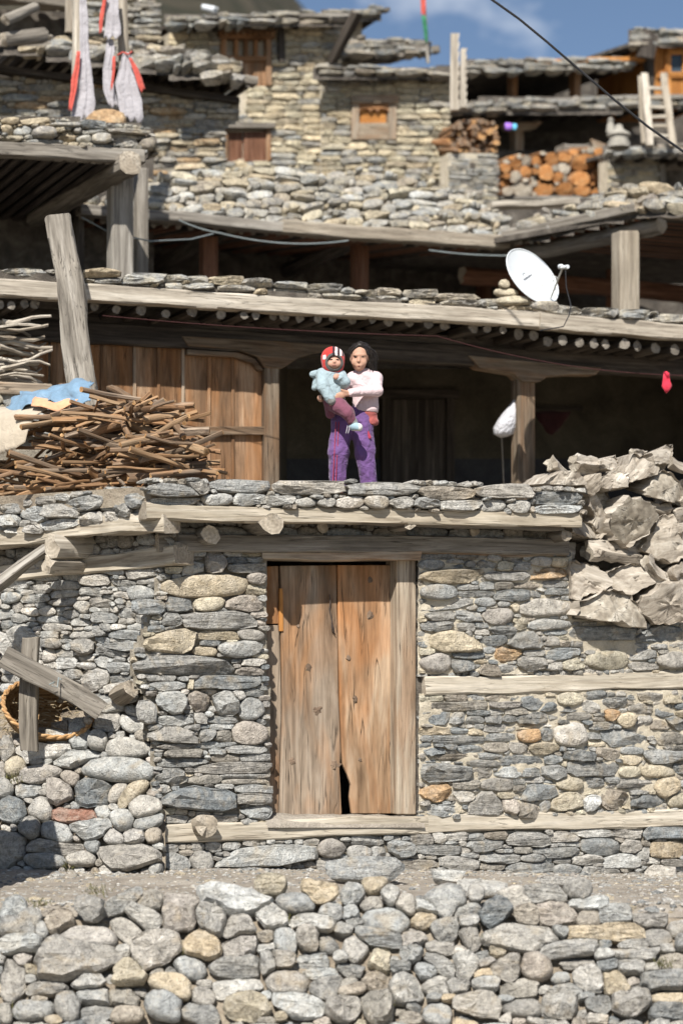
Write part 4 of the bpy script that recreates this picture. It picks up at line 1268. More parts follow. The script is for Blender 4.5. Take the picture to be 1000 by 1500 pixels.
slate_roof(h8, T1, ((246, 38), (502, 30)), 13, .4, 2.5, 81)
slate_roof(h8, T2, ((464, 107), (662, 113)), 10, .28, 1.6, 82)
slate_roof(h8, fac(15.6), ((498, 84), (628, 80)), 24, .4, 1.5, 83, joists=False)
slate_roof(h8, fac(16.5), ((476, 30), (556, 22)), 12, .4, 1.5, 84)
rect('wall_core', fac(16.5), 480, 28, 530, 110, 0, 1.5, M_mortar, h8)
log('brace', T1.at(500, 34, .6), T1.at(482, 92, .1), .09, .08, (W_dark, E_dark), h8, 8, 3)
rect('brace', T1, 405, 34, 414, 92, .1, .12, W_dark, h8, Z)
# carved window under the eave
win = empty('window', T1.at(360, 126)); win.parent = h8; win.matrix_basis = WM[h8.name].inverted() @ WM[win.name]
for q in ((322, 48, 330, 126), (388, 48, 396, 126)):
    rect('frame', T1, *q, .06, .15, W_brown, win, Z, .01)
rect('frame', T1, 318, 44, 400, 58, .1, .18, W_brown, win, U, .01)
rect('frame', T1, 330, 82, 388, 90, .06, .15, W_brown, win, U, .01)
rect('shutter', T1, 330, 90, 388, 126, .0, .06, W_brown, win, Z)
rect('shutter', T1, 330, 58, 388, 82, -.06, .06, W_dark, win, Z)
for x in (345, 360, 374):
    rect('mullion', T1, x - 3, 58, x + 3, 82, .04, .08, W_brown, win, Z, .01)
for i in range(9):
    p = T1.at(326 + i * 8.6, 52, .1)
    log('dentil', p, p + N * .06, .03, .025, (W_brown, W_brown), win, 6, i, seg=1)
win = empty('window', T1.at(360, 236)); win.parent = h8; win.matrix_basis = WM[h8.name].inverted() @ WM[win.name]
rect('lintel', T1, 322, 181, 400, 189, .1, .2, W_grey, win, U, .01)
rect('frame', T1, 327, 189, 333, 236, .03, .12, W_brown, win, Z, .01)
rect('frame', T1, 390, 189, 396, 236, .03, .12, W_brown, win, Z, .01)
rect('shutter', T1, 333, 192, 356, 236, -.03, .06, W_red, win, Z, .01)
rect('shutter', T1, 358, 192, 390, 236, -.01, .06, W_red, win, Z, .01)
win = empty('window', T2.at(546, 206)); win.parent = h8; win.matrix_basis = WM[h8.name].inverted() @ WM[win.name]
for q in ((514, 146, 524, 205), (568, 146, 579, 205)):
    rect('frame', T2, *q, .05, .15, W_tan, win, Z, .01)
rect('frame', T2, 512, 140, 581, 152, .08, .18, W_tan, win, U, .01)
rect('sill_panel', T2, 524, 180, 568, 205, .03, .1, W_tan, win, U, .01)
rect('shutter', T2, 526, 157, 566, 180, -.02, .06, W_orange, win, U)
quad('arch_trim', T2, [(524, 152), (568, 152), (568, 164), (564, 160), (556, 159), (551, 164), (546, 159), (541, 164), (536, 159), (528, 160), (524, 164)][::-1], .04, .06, W_brown, win, U)
log('spout', T2.at(648, 258, .5), T2.at(652, 245, -.1), .05, .05, (W_grey, E_grey), h8, 8, 6)

# shaded low wall and buttress right of the tower
lay9 = []
wall_part('buttress', fac(13.2), [(656, 226), (728, 224), (730, 300), (700, 300), (656, 290)], '', [(22, 40, 4, 7), (12, 22, 4, 6), (7, 12, 4, 5)], 73, M_mortar, parent=h8, kw=kwT, lay=lay9, cols='LCWGL', kinds='s', grow=1.4, joint=.5, nout=9)
rect('wall_core', fac(13.2), 657, 225, 729, 330, -.06, .25, M_mortar, h8)
rect('vent_slot', fac(13.2), 688, 238, 694, 256, .035, .1, W_dark, h8, Z)
lay_stones(lay9, h8, M_stone_far, 60, 'stone', 'small_stones', seed=21)
tbeam('gutter_plank', fac(11.6), (716, 300), (880, 296), 8, .3, .1, WP, h8, 90)

# ------------------------------------------------------------------ upper right house with two verandas
V1 = fac(16.0)
h9 = empty('veranda_house', V1.at(800, 290), 'two-storey veranda house with slate roofs and an orange timber cabin, top right', 'house')
slate_roof(h9, V1, ((686, 107), (926, 98)), 15, .6, 3.2, 91, joists=False, matb=(W_orange, E_orange))
slate_roof(h9, V1, ((662, 165), (1045, 152)), 14, .7, 3.0, 92, jr=.05)
B9 = fac(19.0)
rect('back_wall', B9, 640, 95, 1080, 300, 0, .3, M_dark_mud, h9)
for x0, x1, a, b in ((742, 750, 107, 158), (833, 842, 102, 152)):
    rect('post', V1, x0, a, x1, b, .2, .2, W_brown, h9, Z, .01)
rect('post', V1, 750, 186, 763, 240, .1, .2, W_tan, h9, Z, .01)
quad('bracket', V1, [(728, 183), (788, 180), (780, 190), (764, 193), (750, 193), (738, 191)][::-1], .15, .2, W_tan, h9, U, .01)
rect('balcony_floor', V1, 655, 222, 1045, 232, .1, 3.0, M_dark_mud, h9)
rect('wall_core', V1, 655, 228, 900, 330, -.5, 2.0, M_dark_mud, h9)
# cabin of new timber with its own roof
C1 = fac(15.4)
rect('cabin_wall', C1, 954, 62, 1060, 142, 0, 1.8, W_orange, h9, Z)
for x in (957, 978, 1006, 1030):
    rect('cabin_post', C1, x - 3, 62, x + 3, 142, .04, .1, W_orange, h9, Z, .01)
rect('cabin_rail', C1, 954, 108, 1060, 114, .05, .1, W_orange, h9, U, .01)
win = empty('window', C1.at(990, 108)); win.parent = h9; win.matrix_basis = WM[h9.name].inverted() @ WM[win.name]
rect('pane', C1, 976, 80, 998, 106, .01, .02, mat_plain('window_glass', (.05, .07, .09), .08), win)
for q in ((972, 76, 976, 110), (998, 76, 1002, 110), (972, 75, 1002, 80), (972, 106, 1002, 110)):
    rect('frame', C1, *q, .06, .08, W_orange, win, Z)
rect('shade_post', C1, 944, 62, 954, 145, .1, .15, W_dark, h9, Z, .01)
slate_roof(h9, C1, ((926, 66), (1060, 60)), 20, .22, 2.4, 93, joists=False, matb=WT)
quad('gable_slope', C1, [(922, 88), (930, 46), (950, 60), (944, 92)], .3, .1, W_dark, h9, Z)
# lower right lean-to
L9 = fac(13.4)
lay10 = []
wall_part('lean_to_wall', L9, [(890, 232), (966, 228), (966, 272), (920, 282), (890, 285)], '', [(20, 34, 4, 7), (12, 20, 4, 6), (7, 12, 3.5, 5)], 75, M_mortar, parent=h9, kw=kwT, lay=lay10, cols='CCLYG', kinds='s', grow=1.4, joint=.6, nout=9)
rect('wall_core', L9, 891, 226, 966, 320, -.06, .25, M_mortar, h9)
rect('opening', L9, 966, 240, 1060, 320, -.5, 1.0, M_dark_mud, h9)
rect('post', L9, 964, 240, 973, 275, .05, .15, W_grey, h9, Z, .01)
lay_stones(lay10, h9, M_stone_far, 60, 'stone', 'small_stones', seed=22)
slate_roof(h9, L9, ((888, 229), (1060, 224)), 13, .45, 2.6, 94, jr=.06, matb=WP)

# ------------------------------------------------------------------ the mountain side behind
vs_, f_ = [], []
nxh, nyh = 110, 50
for j in range(nyh):
    y = 60 + 160 * j / (nyh - 1)
    for i in range(nxh):
        x = -130 + 260 * i / (nxh - 1)
        px = 500 + x / 238 * FPX
        crest = 120 - 260 / (1 + math.exp((px - 420) / 60.0))
        zt = CZ + (HOR - crest) * 238 / FPX
        t = (j / (nyh - 1))
        vs_.append((x, y, 0 + zt * t ** .85 + 2.2 * noise.noise(Vector((x * .05, y * .05, 1))) * t + .8 * noise.noise(Vector((x * .2, y * .2, 4)))))
f_ = [(j * nxh + i, j * nxh + i + 1, (j + 1) * nxh + i + 1, (j + 1) * nxh + i) for j in range(nyh - 1) for i in range(nxh - 1)]
tag(link('hillside', mesh('hillside', vs_, f_, M_hill, None, True), Matrix()), kind='structure')

# ------------------------------------------------------------------ firewood heap on the terrace, left
LBL_S = 'split firewood stick in the big heap on the terrace edge at left'
GRP_S = 'sticks in the terrace firewood heap'


def stick(a, b, r, seed, split=False, r1=None, bend=.02, label=LBL_S, group=GRP_S, sides=7):
    o = log('firewood_stick', a, b, r, r1 or r * RNG.uniform(.7, 1.0), (W_bark2 if split else W_bark, E_orange), None, sides, seed, bend, .12, 4)
    return tag(o, label, 'firewood', group)


class Bent:
    """follows the terrace edge round the corner of the house"""
    def __init__(self, a, b): self.a, self.b = a, b
    def pick(self, x): return self.b if x < 237 else self.a
    def at(self, x, y, out=0.0):
        p = self.pick(x).at(x, y)
        return P(x, y, p.y - out)
    def mpp(self, x, y): return self.pick(x).mpp(x, y)


HE = Bent(E0.off(-.30), ES.off(-.30))
# the ones that can be told apart: px ends, depth behind the eave, radius px
for i, (x0, y0, x1, y1, d0, d1, r, sp) in enumerate((
        (188, 697, 318, 701, .15, .25, 10, 0), (190, 620, 302, 662, .25, -.05, 9, 1), (118, 655, 222, 577, .1, .5, 6, 0), (128, 640, 243, 588, .1, .4, 6, 0),
        (162, 567, 205, 600, .9, .4, 6, 0), (215, 602, 284, 592, .5, .5, 5, 0), (210, 614, 262, 605, .15, .3, 6, 1), (155, 660, 240, 652, .1, .6, 8, 0),
        (165, 678, 235, 672, .1, .5, 6, 0), (230, 688, 304, 682, .35, .1, 6, 0), (265, 632, 306, 630, .2, .1, 6, 0), (60, 627, 150, 605, .3, .8, 6, 0), (95, 630, 160, 612, .2, .7, 8, 0),
        (70, 606, 156, 596, .25, .8, 6, 1), (55, 700, 110, 716, .05, .2, 6, 1), (80, 705, 128, 700, .0, .4, 6, 1), (130, 690, 165, 712, .0, .3, 5, 1), (20, 730, 70, 712, .0, .2, 5, 1),
        (125, 652, 180, 628, .0, .5, 5, 0), (200, 650, 250, 640, .05, .6, 7, 0), (228, 662, 300, 675, .3, .5, 6, 0), (240, 610, 270, 640, .4, .1, 6, 0), (175, 592, 190, 640, .5, 0, 5, 0))):
    m = HE.mpp(x0, y0)
    big = i == 0
    stick(HE.at(x0, y0, -d0), HE.at(x1, y1, -d1), r * m, i + 300, sp == 1,
          label='thick round log lying along the bottom of the terrace firewood heap' if big else ('long pale split branch sticking out of the terrace firewood heap to the right' if i == 1 else LBL_S),
          group=None if i < 2 else GRP_S, sides=9)
POLY = [(-40, 640), (60, 618), (95, 600), (150, 592), (215, 585), (262, 600), (288, 640), (300, 690), (230, 705), (120, 724), (60, 742), (-40, 760)]
px_ = np.array([p[0] for p in POLY]); cnt = 0
rs = random.Random(77)
while cnt < 274:
    x, y = rs.uniform(-40, 300), rs.uniform(585, 750)
    if not inpoly(np.array([x]), np.array([y]), POLY)[0] or (x < 75 and y < 676): continue
    dep = rs.choice((rs.uniform(.0, .5), rs.uniform(.3, 1.2)))
    c = HE.at(x, y, -dep)
    if c.z < TZ + .02: c.z = TZ + .02 + rs.random() * .05
    a = rs.choice((rs.uniform(-.4, .5), rs.uniform(-.3, .9), rs.uniform(.6, 1.5), rs.uniform(.9, 1.9)))
    d = U * math.cos(a) + N * math.sin(a) + Z * rs.uniform(-.3, .38)
    d.normalize()
    ln = rs.uniform(.4, .8)
    r = rs.choice((rs.uniform(.010, .02), rs.uniform(.012, .026), rs.uniform(.016, .03)))
    stick(c - d * ln * rs.uniform(.5, .9), c + d * ln * .35, r, cnt, rs.random() < .55, bend=rs.uniform(.0, .02))
    cnt += 1

# thin grey branches stacked on a ledge by the plank wall
LE = fac(4.0)
ledge = empty('stone_ledge', LE.at(30, 605), 'flat stone ledge under the grey branches at the left edge', 'ledge')
prism('slab', [LE.at(-60, 575, .0), LE.at(78, 579, .0), LE.at(78, 562, 0), LE.at(-60, 556, 0)], -N * .6, W_tan, ledge, U, .02)
pb = LE.at(40, 640, -.05)
prism('base', [LE.at(-60, 730, -.05), LE.at(78, 730, -.05), LE.at(78, 578, -.05), LE.at(-60, 574, -.05)], -N * .5, M_mud, ledge, U)
s_, g = layout([(-40, 578), (80, 580), (80, 640), (-40, 640)], '', [(24, 44, 10, 16), (12, 20, 7, 11)], 91, cols='GLT')
lay_stones([(s_, LE, dict(push=(-.02, .02)), None)], ledge, M_stone, 40, seed=31)
for i in range(34):
    y0 = 556 - rs.random() ** 1.2 * 88
    x0 = rs.uniform(-40, 15); x1 = rs.uniform(45, 84) - (556 - y0) * .12
    d = rs.uniform(.0, .4)
    y1 = y0 + rs.uniform(-10, 14)
    o = log('branch', LE.at(x0, y0, -d), LE.at(x1, min(y1, 557), -d + rs.uniform(-.2, .15)), rs.uniform(.012, .03), rs.uniform(.01, .022), (W_drift, E_grey), None, 6, i + 900, .05, .12, 5)
    tag(o, 'thin grey branch in the stack on the ledge by the plank wall', 'branch', 'branches stacked on the ledge')


# ------------------------------------------------------------------ cloth pieces
def patch(name, rows, mat, thick=.008, sub=2, amp=.02, parent=None, seed=0, **k):
    """cloth through rows of world points, subdivided and creased"""
    nr, nc = len(rows), len(rows[0])
    vs_ = [p for r in rows for p in r]
    f = [(j * nc + i, j * nc + i + 1, (j + 1) * nc + i + 1, (j + 1) * nc + i) for j in range(nr - 1) for i in range(nc - 1)]
    c = sum(vs_, Vector()) / len(vs_)
    bm = bmesh.new()
    bv = [bm.verts.new(v - c) for v in vs_]
    for q in f: bm.faces.new([bv[i] for i in q])
    for _ in range(sub):
        bmesh.ops.subdivide_edges(bm, edges=bm.edges[:], cuts=1, use_grid_fill=True, smooth=.5)
    for v in bm.verts:
        q = (v.co + c)
        v.co += Vector((noise.noise(q * 6 + Vector((seed, 0, 0))), noise.noise(q * 6 + Vector((0, seed + 5, 0))), noise.noise(q * 7 + Vector((0, 0, seed + 9))))) * amp
    me = bpy.data.meshes.new(name)
    bm.to_mesh(me); bm.free()
    me.materials.append(mat)
    me.polygons.foreach_set('use_smooth', [True] * len(me.polygons))
    o = link(name, me, Matrix.Translation(c), parent)
    s = o.modifiers.new('thickness', 'SOLIDIFY'); s.thickness = thick; s.offset = 0
    return tag(o, **k)


M_tarp = mat_cloth('blue_tarpaulin', (.155, .25, .35), .55, 400, .22, .04)
M_sack = mat_cloth('beige_sacking', (.42, .36, .28), .95, 300, .15, .03)
M_orangecloth = mat_cloth('peach_cloth', (.62, .33, .19), .9)
patch('tarpaulin', [[HE.at(x, y, -d) for x, y, d in r] for r in (
    [(2, 606, .1), (30, 600, .05), (62, 592, .1), (100, 588, .1), (132, 586, .15)], [(12, 590, .3), (40, 582, .2), (75, 576, .2), (108, 568, .22), (136, 570, .3)],
    [(24, 578, .6), (48, 576, .5), (82, 568, .55), (110, 558, .5), (134, 556, .6)], [(30, 580, 1.0), (55, 582, 1.0), (85, 575, 1.0), (110, 566, 1.0), (132, 562, 1.0)])], M_tarp, seed=2, amp=.06, sub=3,
      label='crumpled blue tarpaulin over the left end of the firewood heap', cat='tarpaulin')
patch('cloth', [[HE.at(x, y, -d) for x, y, d in r] for r in (
    [(46, 594, .02), (66, 598, .0), (84, 604, .02), (100, 596, .1)], [(50, 584, .1), (70, 590, .08), (90, 592, .08), (112, 586, .15)], [(60, 578, .3), (78, 584, .22), (98, 582, .25), (120, 576, .3)])], M_orangecloth, seed=4, amp=.015,
      label='peach coloured cloth strip lying on the blue tarpaulin', cat='cloth')
patch('cloth', [[HE.at(x, y, -d) for x, y, d in r] for r in (
    [(-40, 672, -.1), (0, 665, -.12), (22, 658, -.12), (36, 645, -.1)], [(-40, 640, -.06), (0, 636, -.1), (28, 636, -.1), (42, 628, -.06)],
    [(-40, 612, .0), (4, 610, .0), (34, 608, -.04), (56, 606, .02)], [(-40, 602, .2), (8, 600, .2), (42, 596, .14), (78, 592, .2)], [(-40, 598, .5), (20, 596, .5), (60, 588, .4), (126, 584, .4)])], M_sack, seed=6, amp=.02,
      label='beige sacking cloth hanging over the firewood at the left edge', cat='cloth')

# ------------------------------------------------------------------ leaning hewn plank
lp0, lp1 = P(127, 600, 1.75), P(84, 318, 2.25)
o = beam('hewn_plank', lp0, lp1, .28, .075, (W_grey, E_grey), None, updir=Vector((1, .25, 0)), seed=33, rough=.018, taper=.12, chamfer=.3)
tag(o, 'broad pale hewn plank leaning against the eave behind the firewood heap', 'plank')

# ------------------------------------------------------------------ stack of silvered split logs, right
def chunk(name, poly, pl, out, depth, mats, rs, tilt=.25, relief=.018, n=26, label=None, cat=None, group=None, shrink=.85, rag=.055, axis=None):
    """a split log seen on its end: irregular end face with relief, sides running back"""
    q = np.array([pl.at(x, y, out) for x, y in poly])
    seg = np.linalg.norm(np.roll(q, -1, 0) - q, axis=1)
    cum = np.concatenate([[0], np.cumsum(seg)])
    R = []
    for k in range(n):
        s = cum[-1] * k / n
        i = np.searchsorted(cum, s, 'right') - 1
        i = min(i, len(q) - 1)
        t = (s - cum[i]) / max(seg[i], 1e-6)
        R.append(q[i] * (1 - t) + q[(i + 1) % len(q)] * t)
    O = np.array(R)
    C = O.mean(0)
    rv = (O - C)
    rv = rv * (1 + np.array([rs.uniform(-rag, rag) for _ in range(n)]))[:, None]
    right, up, n3 = np.array(U), np.array((0, 0, 1.0)), np.array(pl.n)
    R0 = np.linalg.norm(rv, axis=1).mean()
    ga, gb = rs.uniform(-tilt, tilt), rs.uniform(-tilt, tilt)
    ph = [rs.uniform(0, 6.28) for _ in range(4)]
    rings = (1.0, .97, .86, .7, .52, .34, .17)
    V, th = [], np.arange(n) * 6.2832 / n
    bx, by = rs.uniform(-.12, .12), rs.uniform(-.05, .12)
    for sc, dp in ((shrink * .8, depth), (shrink, depth * .92), (.97, depth * .45), (1.02, .03)):
        off = right * bx * dp / depth + up * by * dp / depth
        V.append(C + off + rv * sc * (1 + np.array([rs.uniform(-.03, .03) for _ in range(n)]))[:, None] - n3 * dp)
    cuts = []
    for _ in range(3):
        a_ = rs.uniform(0, 6.28)
        cuts.append((math.cos(a_), math.sin(a_), rs.uniform(.0, .5), rs.uniform(.1, .45)))

    def face_h(pts):
        u_, v_ = pts @ right, pts @ up
        h = u_ * ga + v_ * gb
        h = h + np.array([relief * (1.6 * noise.noise(Vector((C + q_) * 6.0)) + .9 * noise.noise(Vector((C + q_) * 17.0)) + .5 * noise.noise(Vector((C + q_) * 40.0))) for q_ in pts])
        for cx_, cy_, o_c, sl in cuts:
            h = np.minimum(h, u_ * ga + v_ * gb + o_c * R0 * .3 - sl * np.maximum(0, u_ * cx_ + v_ * cy_ - R0 * .15))
        return h
    for sc in rings:
        pts_ = rv * sc
        h = face_h(pts_)
        if sc == 1.0: h = h - .012
        V.append(C + pts_ + n3[None] * h[:, None])
    c_h = face_h(np.zeros((1, 3)))[0]
    nr = len(V)
    vs_ = np.concatenate(V + [np.array([C - n3 * depth]), np.array([C + n3 * c_h])])
    F, mi = [], []
    for a in range(nr - 1):
        for j in range(n):
            k = (j + 1) % n
            F.append((a * n + j, a * n + k, (a + 1) * n + k, (a + 1) * n + j)); mi.append(1 if a >= 5 else 0)
    cb, cf = nr * n, nr * n + 1
    for j in range(n):
        k = (j + 1) % n
        F.append((k, j, cb)); mi.append(1)
        F.append(((nr - 1) * n + j, (nr - 1) * n + k, cf)); mi.append(1)
    M = frame(Vector(C), axis if axis is not None else -pl.n, Z if axis is None else pl.n)
    Mi = M.inverted()
    me = mesh(name, [Mi @ Vector(v) for v in vs_], F, mats, mi, True, .55)
    o = link(name, me, M)
    return tag(o, label, cat, group)


def ccw(poly):
    a = sum(poly[i][0] * poly[(i + 1) % len(poly)][1] - poly[(i + 1) % len(poly)][0] * poly[i][1] for i in range(len(poly)))
    return poly[::-1] if a > 0 else poly          # px y points down


LOGS = [
    ([(470, 520), (560, 410), (660, 420), (740, 470), (780, 540), (740, 640), (660, 690), (600, 735), (520, 680), (480, 600)], .06, 'round split log end with a central check, middle of the right-hand stack'),
    ([(330, 400), (390, 385), (440, 450), (480, 560), (480, 640), (420, 690), (370, 600), (400, 540), (340, 470)], .02, 'narrow upright split log beside the terrace beam end'),
    ([(200, 590), (280, 560), (370, 580), (410, 640), (390, 680), (290, 670), (200, 640)], .05, 'short brownish log end right under the terrace beam end'),
    ([(340, 710), (480, 690), (600, 740), (700, 770), (715, 830), (600, 830), (430, 860), (340, 820), (320, 760)], .0, 'knotty log lying sideways below the round log end'),
    ([(225, 830), (380, 860), (500, 960), (440, 1030), (330, 1050), (270, 1090), (225, 1080)], .06, 'wedge shaped split log against the wall corner in the right-hand stack'),
    ([(470, 900), (600, 850), (700, 850), (770, 970), (620, 1050), (600, 1085), (500, 1020)], .03, 'brownish flat split log between the two bottom wedges of the stack'),
    ([(240, 1120), (400, 1040), (520, 1020), (600, 1080), (660, 1170), (680, 1270), (580, 1280), (490, 1220), (470, 1240), (300, 1215), (240, 1190)], .14, 'wide half-round log end at the very bottom of the right-hand stack'),
    ([(640, 1100), (730, 1020), (800, 970), (930, 980), (1010, 1100), (1060, 1200), (860, 1250), (740, 1240), (640, 1150)], .08, 'big brown split log with ridged face at bottom right of the stack'),
    ([(710, 820), (780, 810), (900, 900), (890, 980), (800, 950), (720, 860)], .05, 'rough barked log wedged diagonally in the right-hand stack'),
    ([(800, 600), (820, 530), (910, 520), (930, 650), (1000, 740), (980, 810), (890, 850), (740, 780), (700, 740)], .04, 'forked pale log spreading downwards right of the round log end'),
    ([(890, 870), (1060, 790), (1060, 1060), (1000, 1030), (900, 940)], .03, 'grey split log cut by the right frame edge in the stack'),
    ([(690, 390), (740, 310), (820, 240), (890, 240), (950, 340), (970, 430), (880, 440), (780, 420)], .05, 'rounded log end with a notch above the forked pale log'),
    ([(550, 260), (620, 120), (700, 150), (790, 210), (770, 260), (700, 280), (640, 300), (560, 320)], .08, 'gnarled root piece near the top of the right-hand stack'),
    ([(380, 300), (480, 230), (560, 250), (560, 340), (440, 360), (380, 330)], .12, 'craggy grey stump left of the gnarled root piece'),
    ([(250, 150), (340, 120), (430, 180), (370, 240), (290, 250)], .03, 'splintered log on top of the stack, second from its left end'),
    ([(105, 150), (190, 140), (280, 230), (290, 280), (200, 250), (110, 210)], .0, 'fibrous slanting log at the top left end of the stack'),
    ([(10, 320), (120, 240), (230, 250), (275, 330), (180, 335)], .12, 'smooth rounded wood block resting on the terrace slabs by the post'),
    ([(280, 310), (370, 250), (380, 350), (340, 400), (280, 380)], .14, 'curved bark chunk standing on the terrace slabs'),
    ([(420, 160), (520, 130), (545, 190), (480, 230), (430, 210)], .0, 'pale log piece behind the craggy grey stump'),
    ([(645, 85), (720, 72), (765, 120), (680, 135)], .02, 'small dark log end on top of the gnarled root'),
    ([(740, 110), (830, 80), (860, 55), (902, 60), (880, 180), (760, 190)], .04, 'upright broken stub at the peak of the right-hand stack'),
    ([(760, 180), (880, 175), (890, 222), (840, 215), (780, 230)], .06, 'thin weathered branch piece beneath the upright broken stub'),
    ([(885, 130), (940, 180), (1060, 195), (1060, 275), (900, 235)], .05, 'bent bare branch leaving the stack at the right edge'),
    ([(910, 490), (1000, 470), (1060, 500), (1060, 645), (930, 620)], .0, 'ridged log end at the right edge below the notch log'),
    ([(220, 690), (320, 700), (310, 815), (225, 815)], -.2, 'dark shaded log end set back beside the lintel'),
    ([(700, 440), (890, 440), (900, 500), (790, 535)], -.05, 'shaded log behind the round log end'),
    ([(390, 360), (540, 350), (560, 400), (470, 500), (400, 440)], -.15, 'shaded log set back under the craggy grey stump'),
    ([(690, 650), (760, 690), (720, 770), (640, 720)], -.12, 'shaded log gap piece left of the forked log'),
    ([(930, 640), (1060, 640), (1060, 800), (1000, 780)], .0, 'split log at the right edge beside the forked log'),
    ([(930, 300), (1060, 270), (1060, 480), (950, 440)], -.08, 'set-back log at the right edge above the ridged log end'),
]
rs = random.Random(5)
LYING = {3: ((335, 765), (712, 800), 62), 8: ((715, 830), (895, 960), 46), 15: ((105, 178), (292, 262), 44), 21: ((760, 200), (890, 196), 24), 22: ((885, 165), (1060, 236), 42), 25: ((690, 470), (900, 480), 46), 14: ((245, 190), (432, 190), 52), 19: ((645, 105), (765, 104), 28)}
for q_, (poly, out, lab) in enumerate(LOGS):
    if q_ in LYING:
        (ax_, ay_), (bx_, by_), r_ = LYING[q_]
        pa = F0.at(ax_ / 4.545 + 780, ay_ / 4.545 + 640, out + .02 + rs.uniform(0, .06)); pb = F0.at(bx_ / 4.545 + 780, by_ / 4.545 + 640, out - .05 + rs.uniform(-.1, .1))
        r_ = r_ / 4.545 * F0.mpp(900, 800)
        o = log('split_log', pa, pb, r_, r_ * rs.uniform(.75, 1.0), (W_drift, E_drift), None, 12, q_ + 40, .02, .2, 7)
        tag(o, lab, 'log', 'silvered split logs stacked right of the terrace')
        continue
    pp = ccw([(x / 4.545 + 780, y / 4.545 + 640) for x, y in poly])
    xs = [p[0] for p in pp]
    small_ = max(xs) - min(xs) < 25
    fib = q_ not in (0, 6, 11)
    ang_ = rs.uniform(-.9, .9)
    chunk('split_log', pp, F0, out + .05 + rs.uniform(0, .06), .55, (W_drift, W_drift if fib else E_drift), rs, .45, .034 if not small_ else .014, n=36, rag=.085, axis=(U * math.cos(ang_) + Z * math.sin(ang_)) if fib else None, label=lab, cat='log', group='silvered split logs stacked right of the terrace')
# ledge that carries the stack, and more of the stack behind it
rect('log_ledge', F0, 832, 906, 1060, 914, .0, .9, M_mud, house)

# ------------------------------------------------------------------ log stacks of the upper right house
V2 = fac(14.2)
st, g = layout([(730, 236), (760, 222), (800, 224), (840, 218), (886, 214), (890, 288), (730, 288)], '835 224 868 250 rO;832 250 862 276 rO;864 246 889 274 rO;838 268 862 287 rO;864 272 888 287 rO;808 268 838 287 rO;780 270 808 287 rO;746 268 778 287 rP;757 244 775 262 rO;784 240 806 266 rO;742 252 760 268 rP',
               [(14, 22, 12, 18), (9, 14, 8, 13), (6, 9, 5, 8)], 95, grow=1.6, joint=.7, cols='OOPB', kinds='ra', rot=20, nout=14)
st.sort(key=lambda s: -s['hw'] * s['hh'])
orange_ct = 0
for s in st:
    pp = [tuple(p) for p in s['out']]
    orange = s['col'] == 'O'
    o = chunk('stacked_log', ccw(pp), V2, rs.uniform(0, .12), .6, (W_brown, E_logorange if orange else E_grey), rs, .15, .008, n=14, shrink=.95)
    if orange: tag(o, 'orange faced cut log end in the stack below the upper veranda', 'log', 'orange log ends below the upper veranda')
    else: tag(o, 'greyish cut log end in the stack below the upper veranda', 'log', 'grey log ends below the upper veranda')
rect('shelf_wall', V2, 728, 288, 892, 330, -.02, .9, M_mortar, h9)
rect('shelf_timber', V2, 728, 287, 892, 292, .05, .3, W_grey, h9, U)
st, g = layout([(658, 178), (690, 172), (726, 178), (727, 224), (658, 224)], '', [(9, 12, 7, 10), (6, 9, 5, 8)], 96, grow=1.2, joint=.6, cols='BBBO', kinds='r', rot=20, nout=8)
for s in st:
    o = chunk('stacked_stick', ccw([tuple(p) for p in s['out']]), fac(13.25), rs.uniform(-.1, .15), .5, (W_brown, E_orange if s['col'] == 'O' else W_bark), rs, .2, .005, n=8, shrink=.9)
    tag(o, 'short dark firewood stick in the pile between the cream tower and the veranda', 'firewood', 'sticks piled between tower and veranda')

# ------------------------------------------------------------------ satellite dish
M_dish = mat_plain('dish_paint', (.58, .61, .63), .35, 0, .05)
M_dgrey = mat_plain('dish_bracket', (.45, .45, .42), .5, .3)
M_logo = mat_plain('dish_print', (.16, .17, .19), .6)
M_cable = mat_plain('black_cable', (.02, .02, .022), .6)
dc = P(777, 407, 3.75)
dish = empty('satellite_dish', P(800, 446, 3.75), 'white satellite dish tilted on the gallery roof edge beside a small cairn', 'satellite dish')
ax = Vector((.47, -.78, .40)).normalized()            # where the bowl looks
du = Vector((-.64, .0, .77)); du = (du - ax * du.dot(ax)).normalized()
dv = ax.cross(du)
RA, RB, DP = .345, .275, .07
vs_, f_ = [], []
NR, NS = 8, 40
for side in (0, 1):
    for i in range(NR + 1):
        r = i / NR
        for j in range(NS):
            a = 6.2832 * j / NS
            vs_.append(dc + du * (RA * r * math.cos(a)) + dv * (RB * r * math.sin(a)) + ax * (DP * r * r - DP * .5 - (.006 if side else 0)))
o_ = (NR + 1) * NS
for i in range(NR):
    for j in range(NS):
        k = (j + 1) % NS
        q = (i * NS + j, i * NS + k, (i + 1) * NS + k, (i + 1) * NS + j)
        f_.append(q[::-1]); f_.append(tuple(x + o_ for x in q))
for j in range(NS):
    k = (j + 1) % NS
    f_.append((NR * NS + j, NR * NS + k, o_ + NR * NS + k, o_ + NR * NS + j))
link('reflector', mesh('reflector', [v - dc for v in vs_], f_, M_dish, None, True, .6), Matrix.Translation(dc), dish)
rim = [dc + du * (RA * math.cos(a)) + dv * (RB * math.sin(a)) + ax * (DP * .5) for a in [6.2832 * j / 40 for j in range(41)]]
tube('rim', rim, .007, M_dish, dish)


def dish_pt(a, b, lift=.003):
    rr = (a / RA) ** 2 + (b / RB) ** 2
    return dc + du * a + dv * b + ax * (DP * rr - DP * .5 + lift)


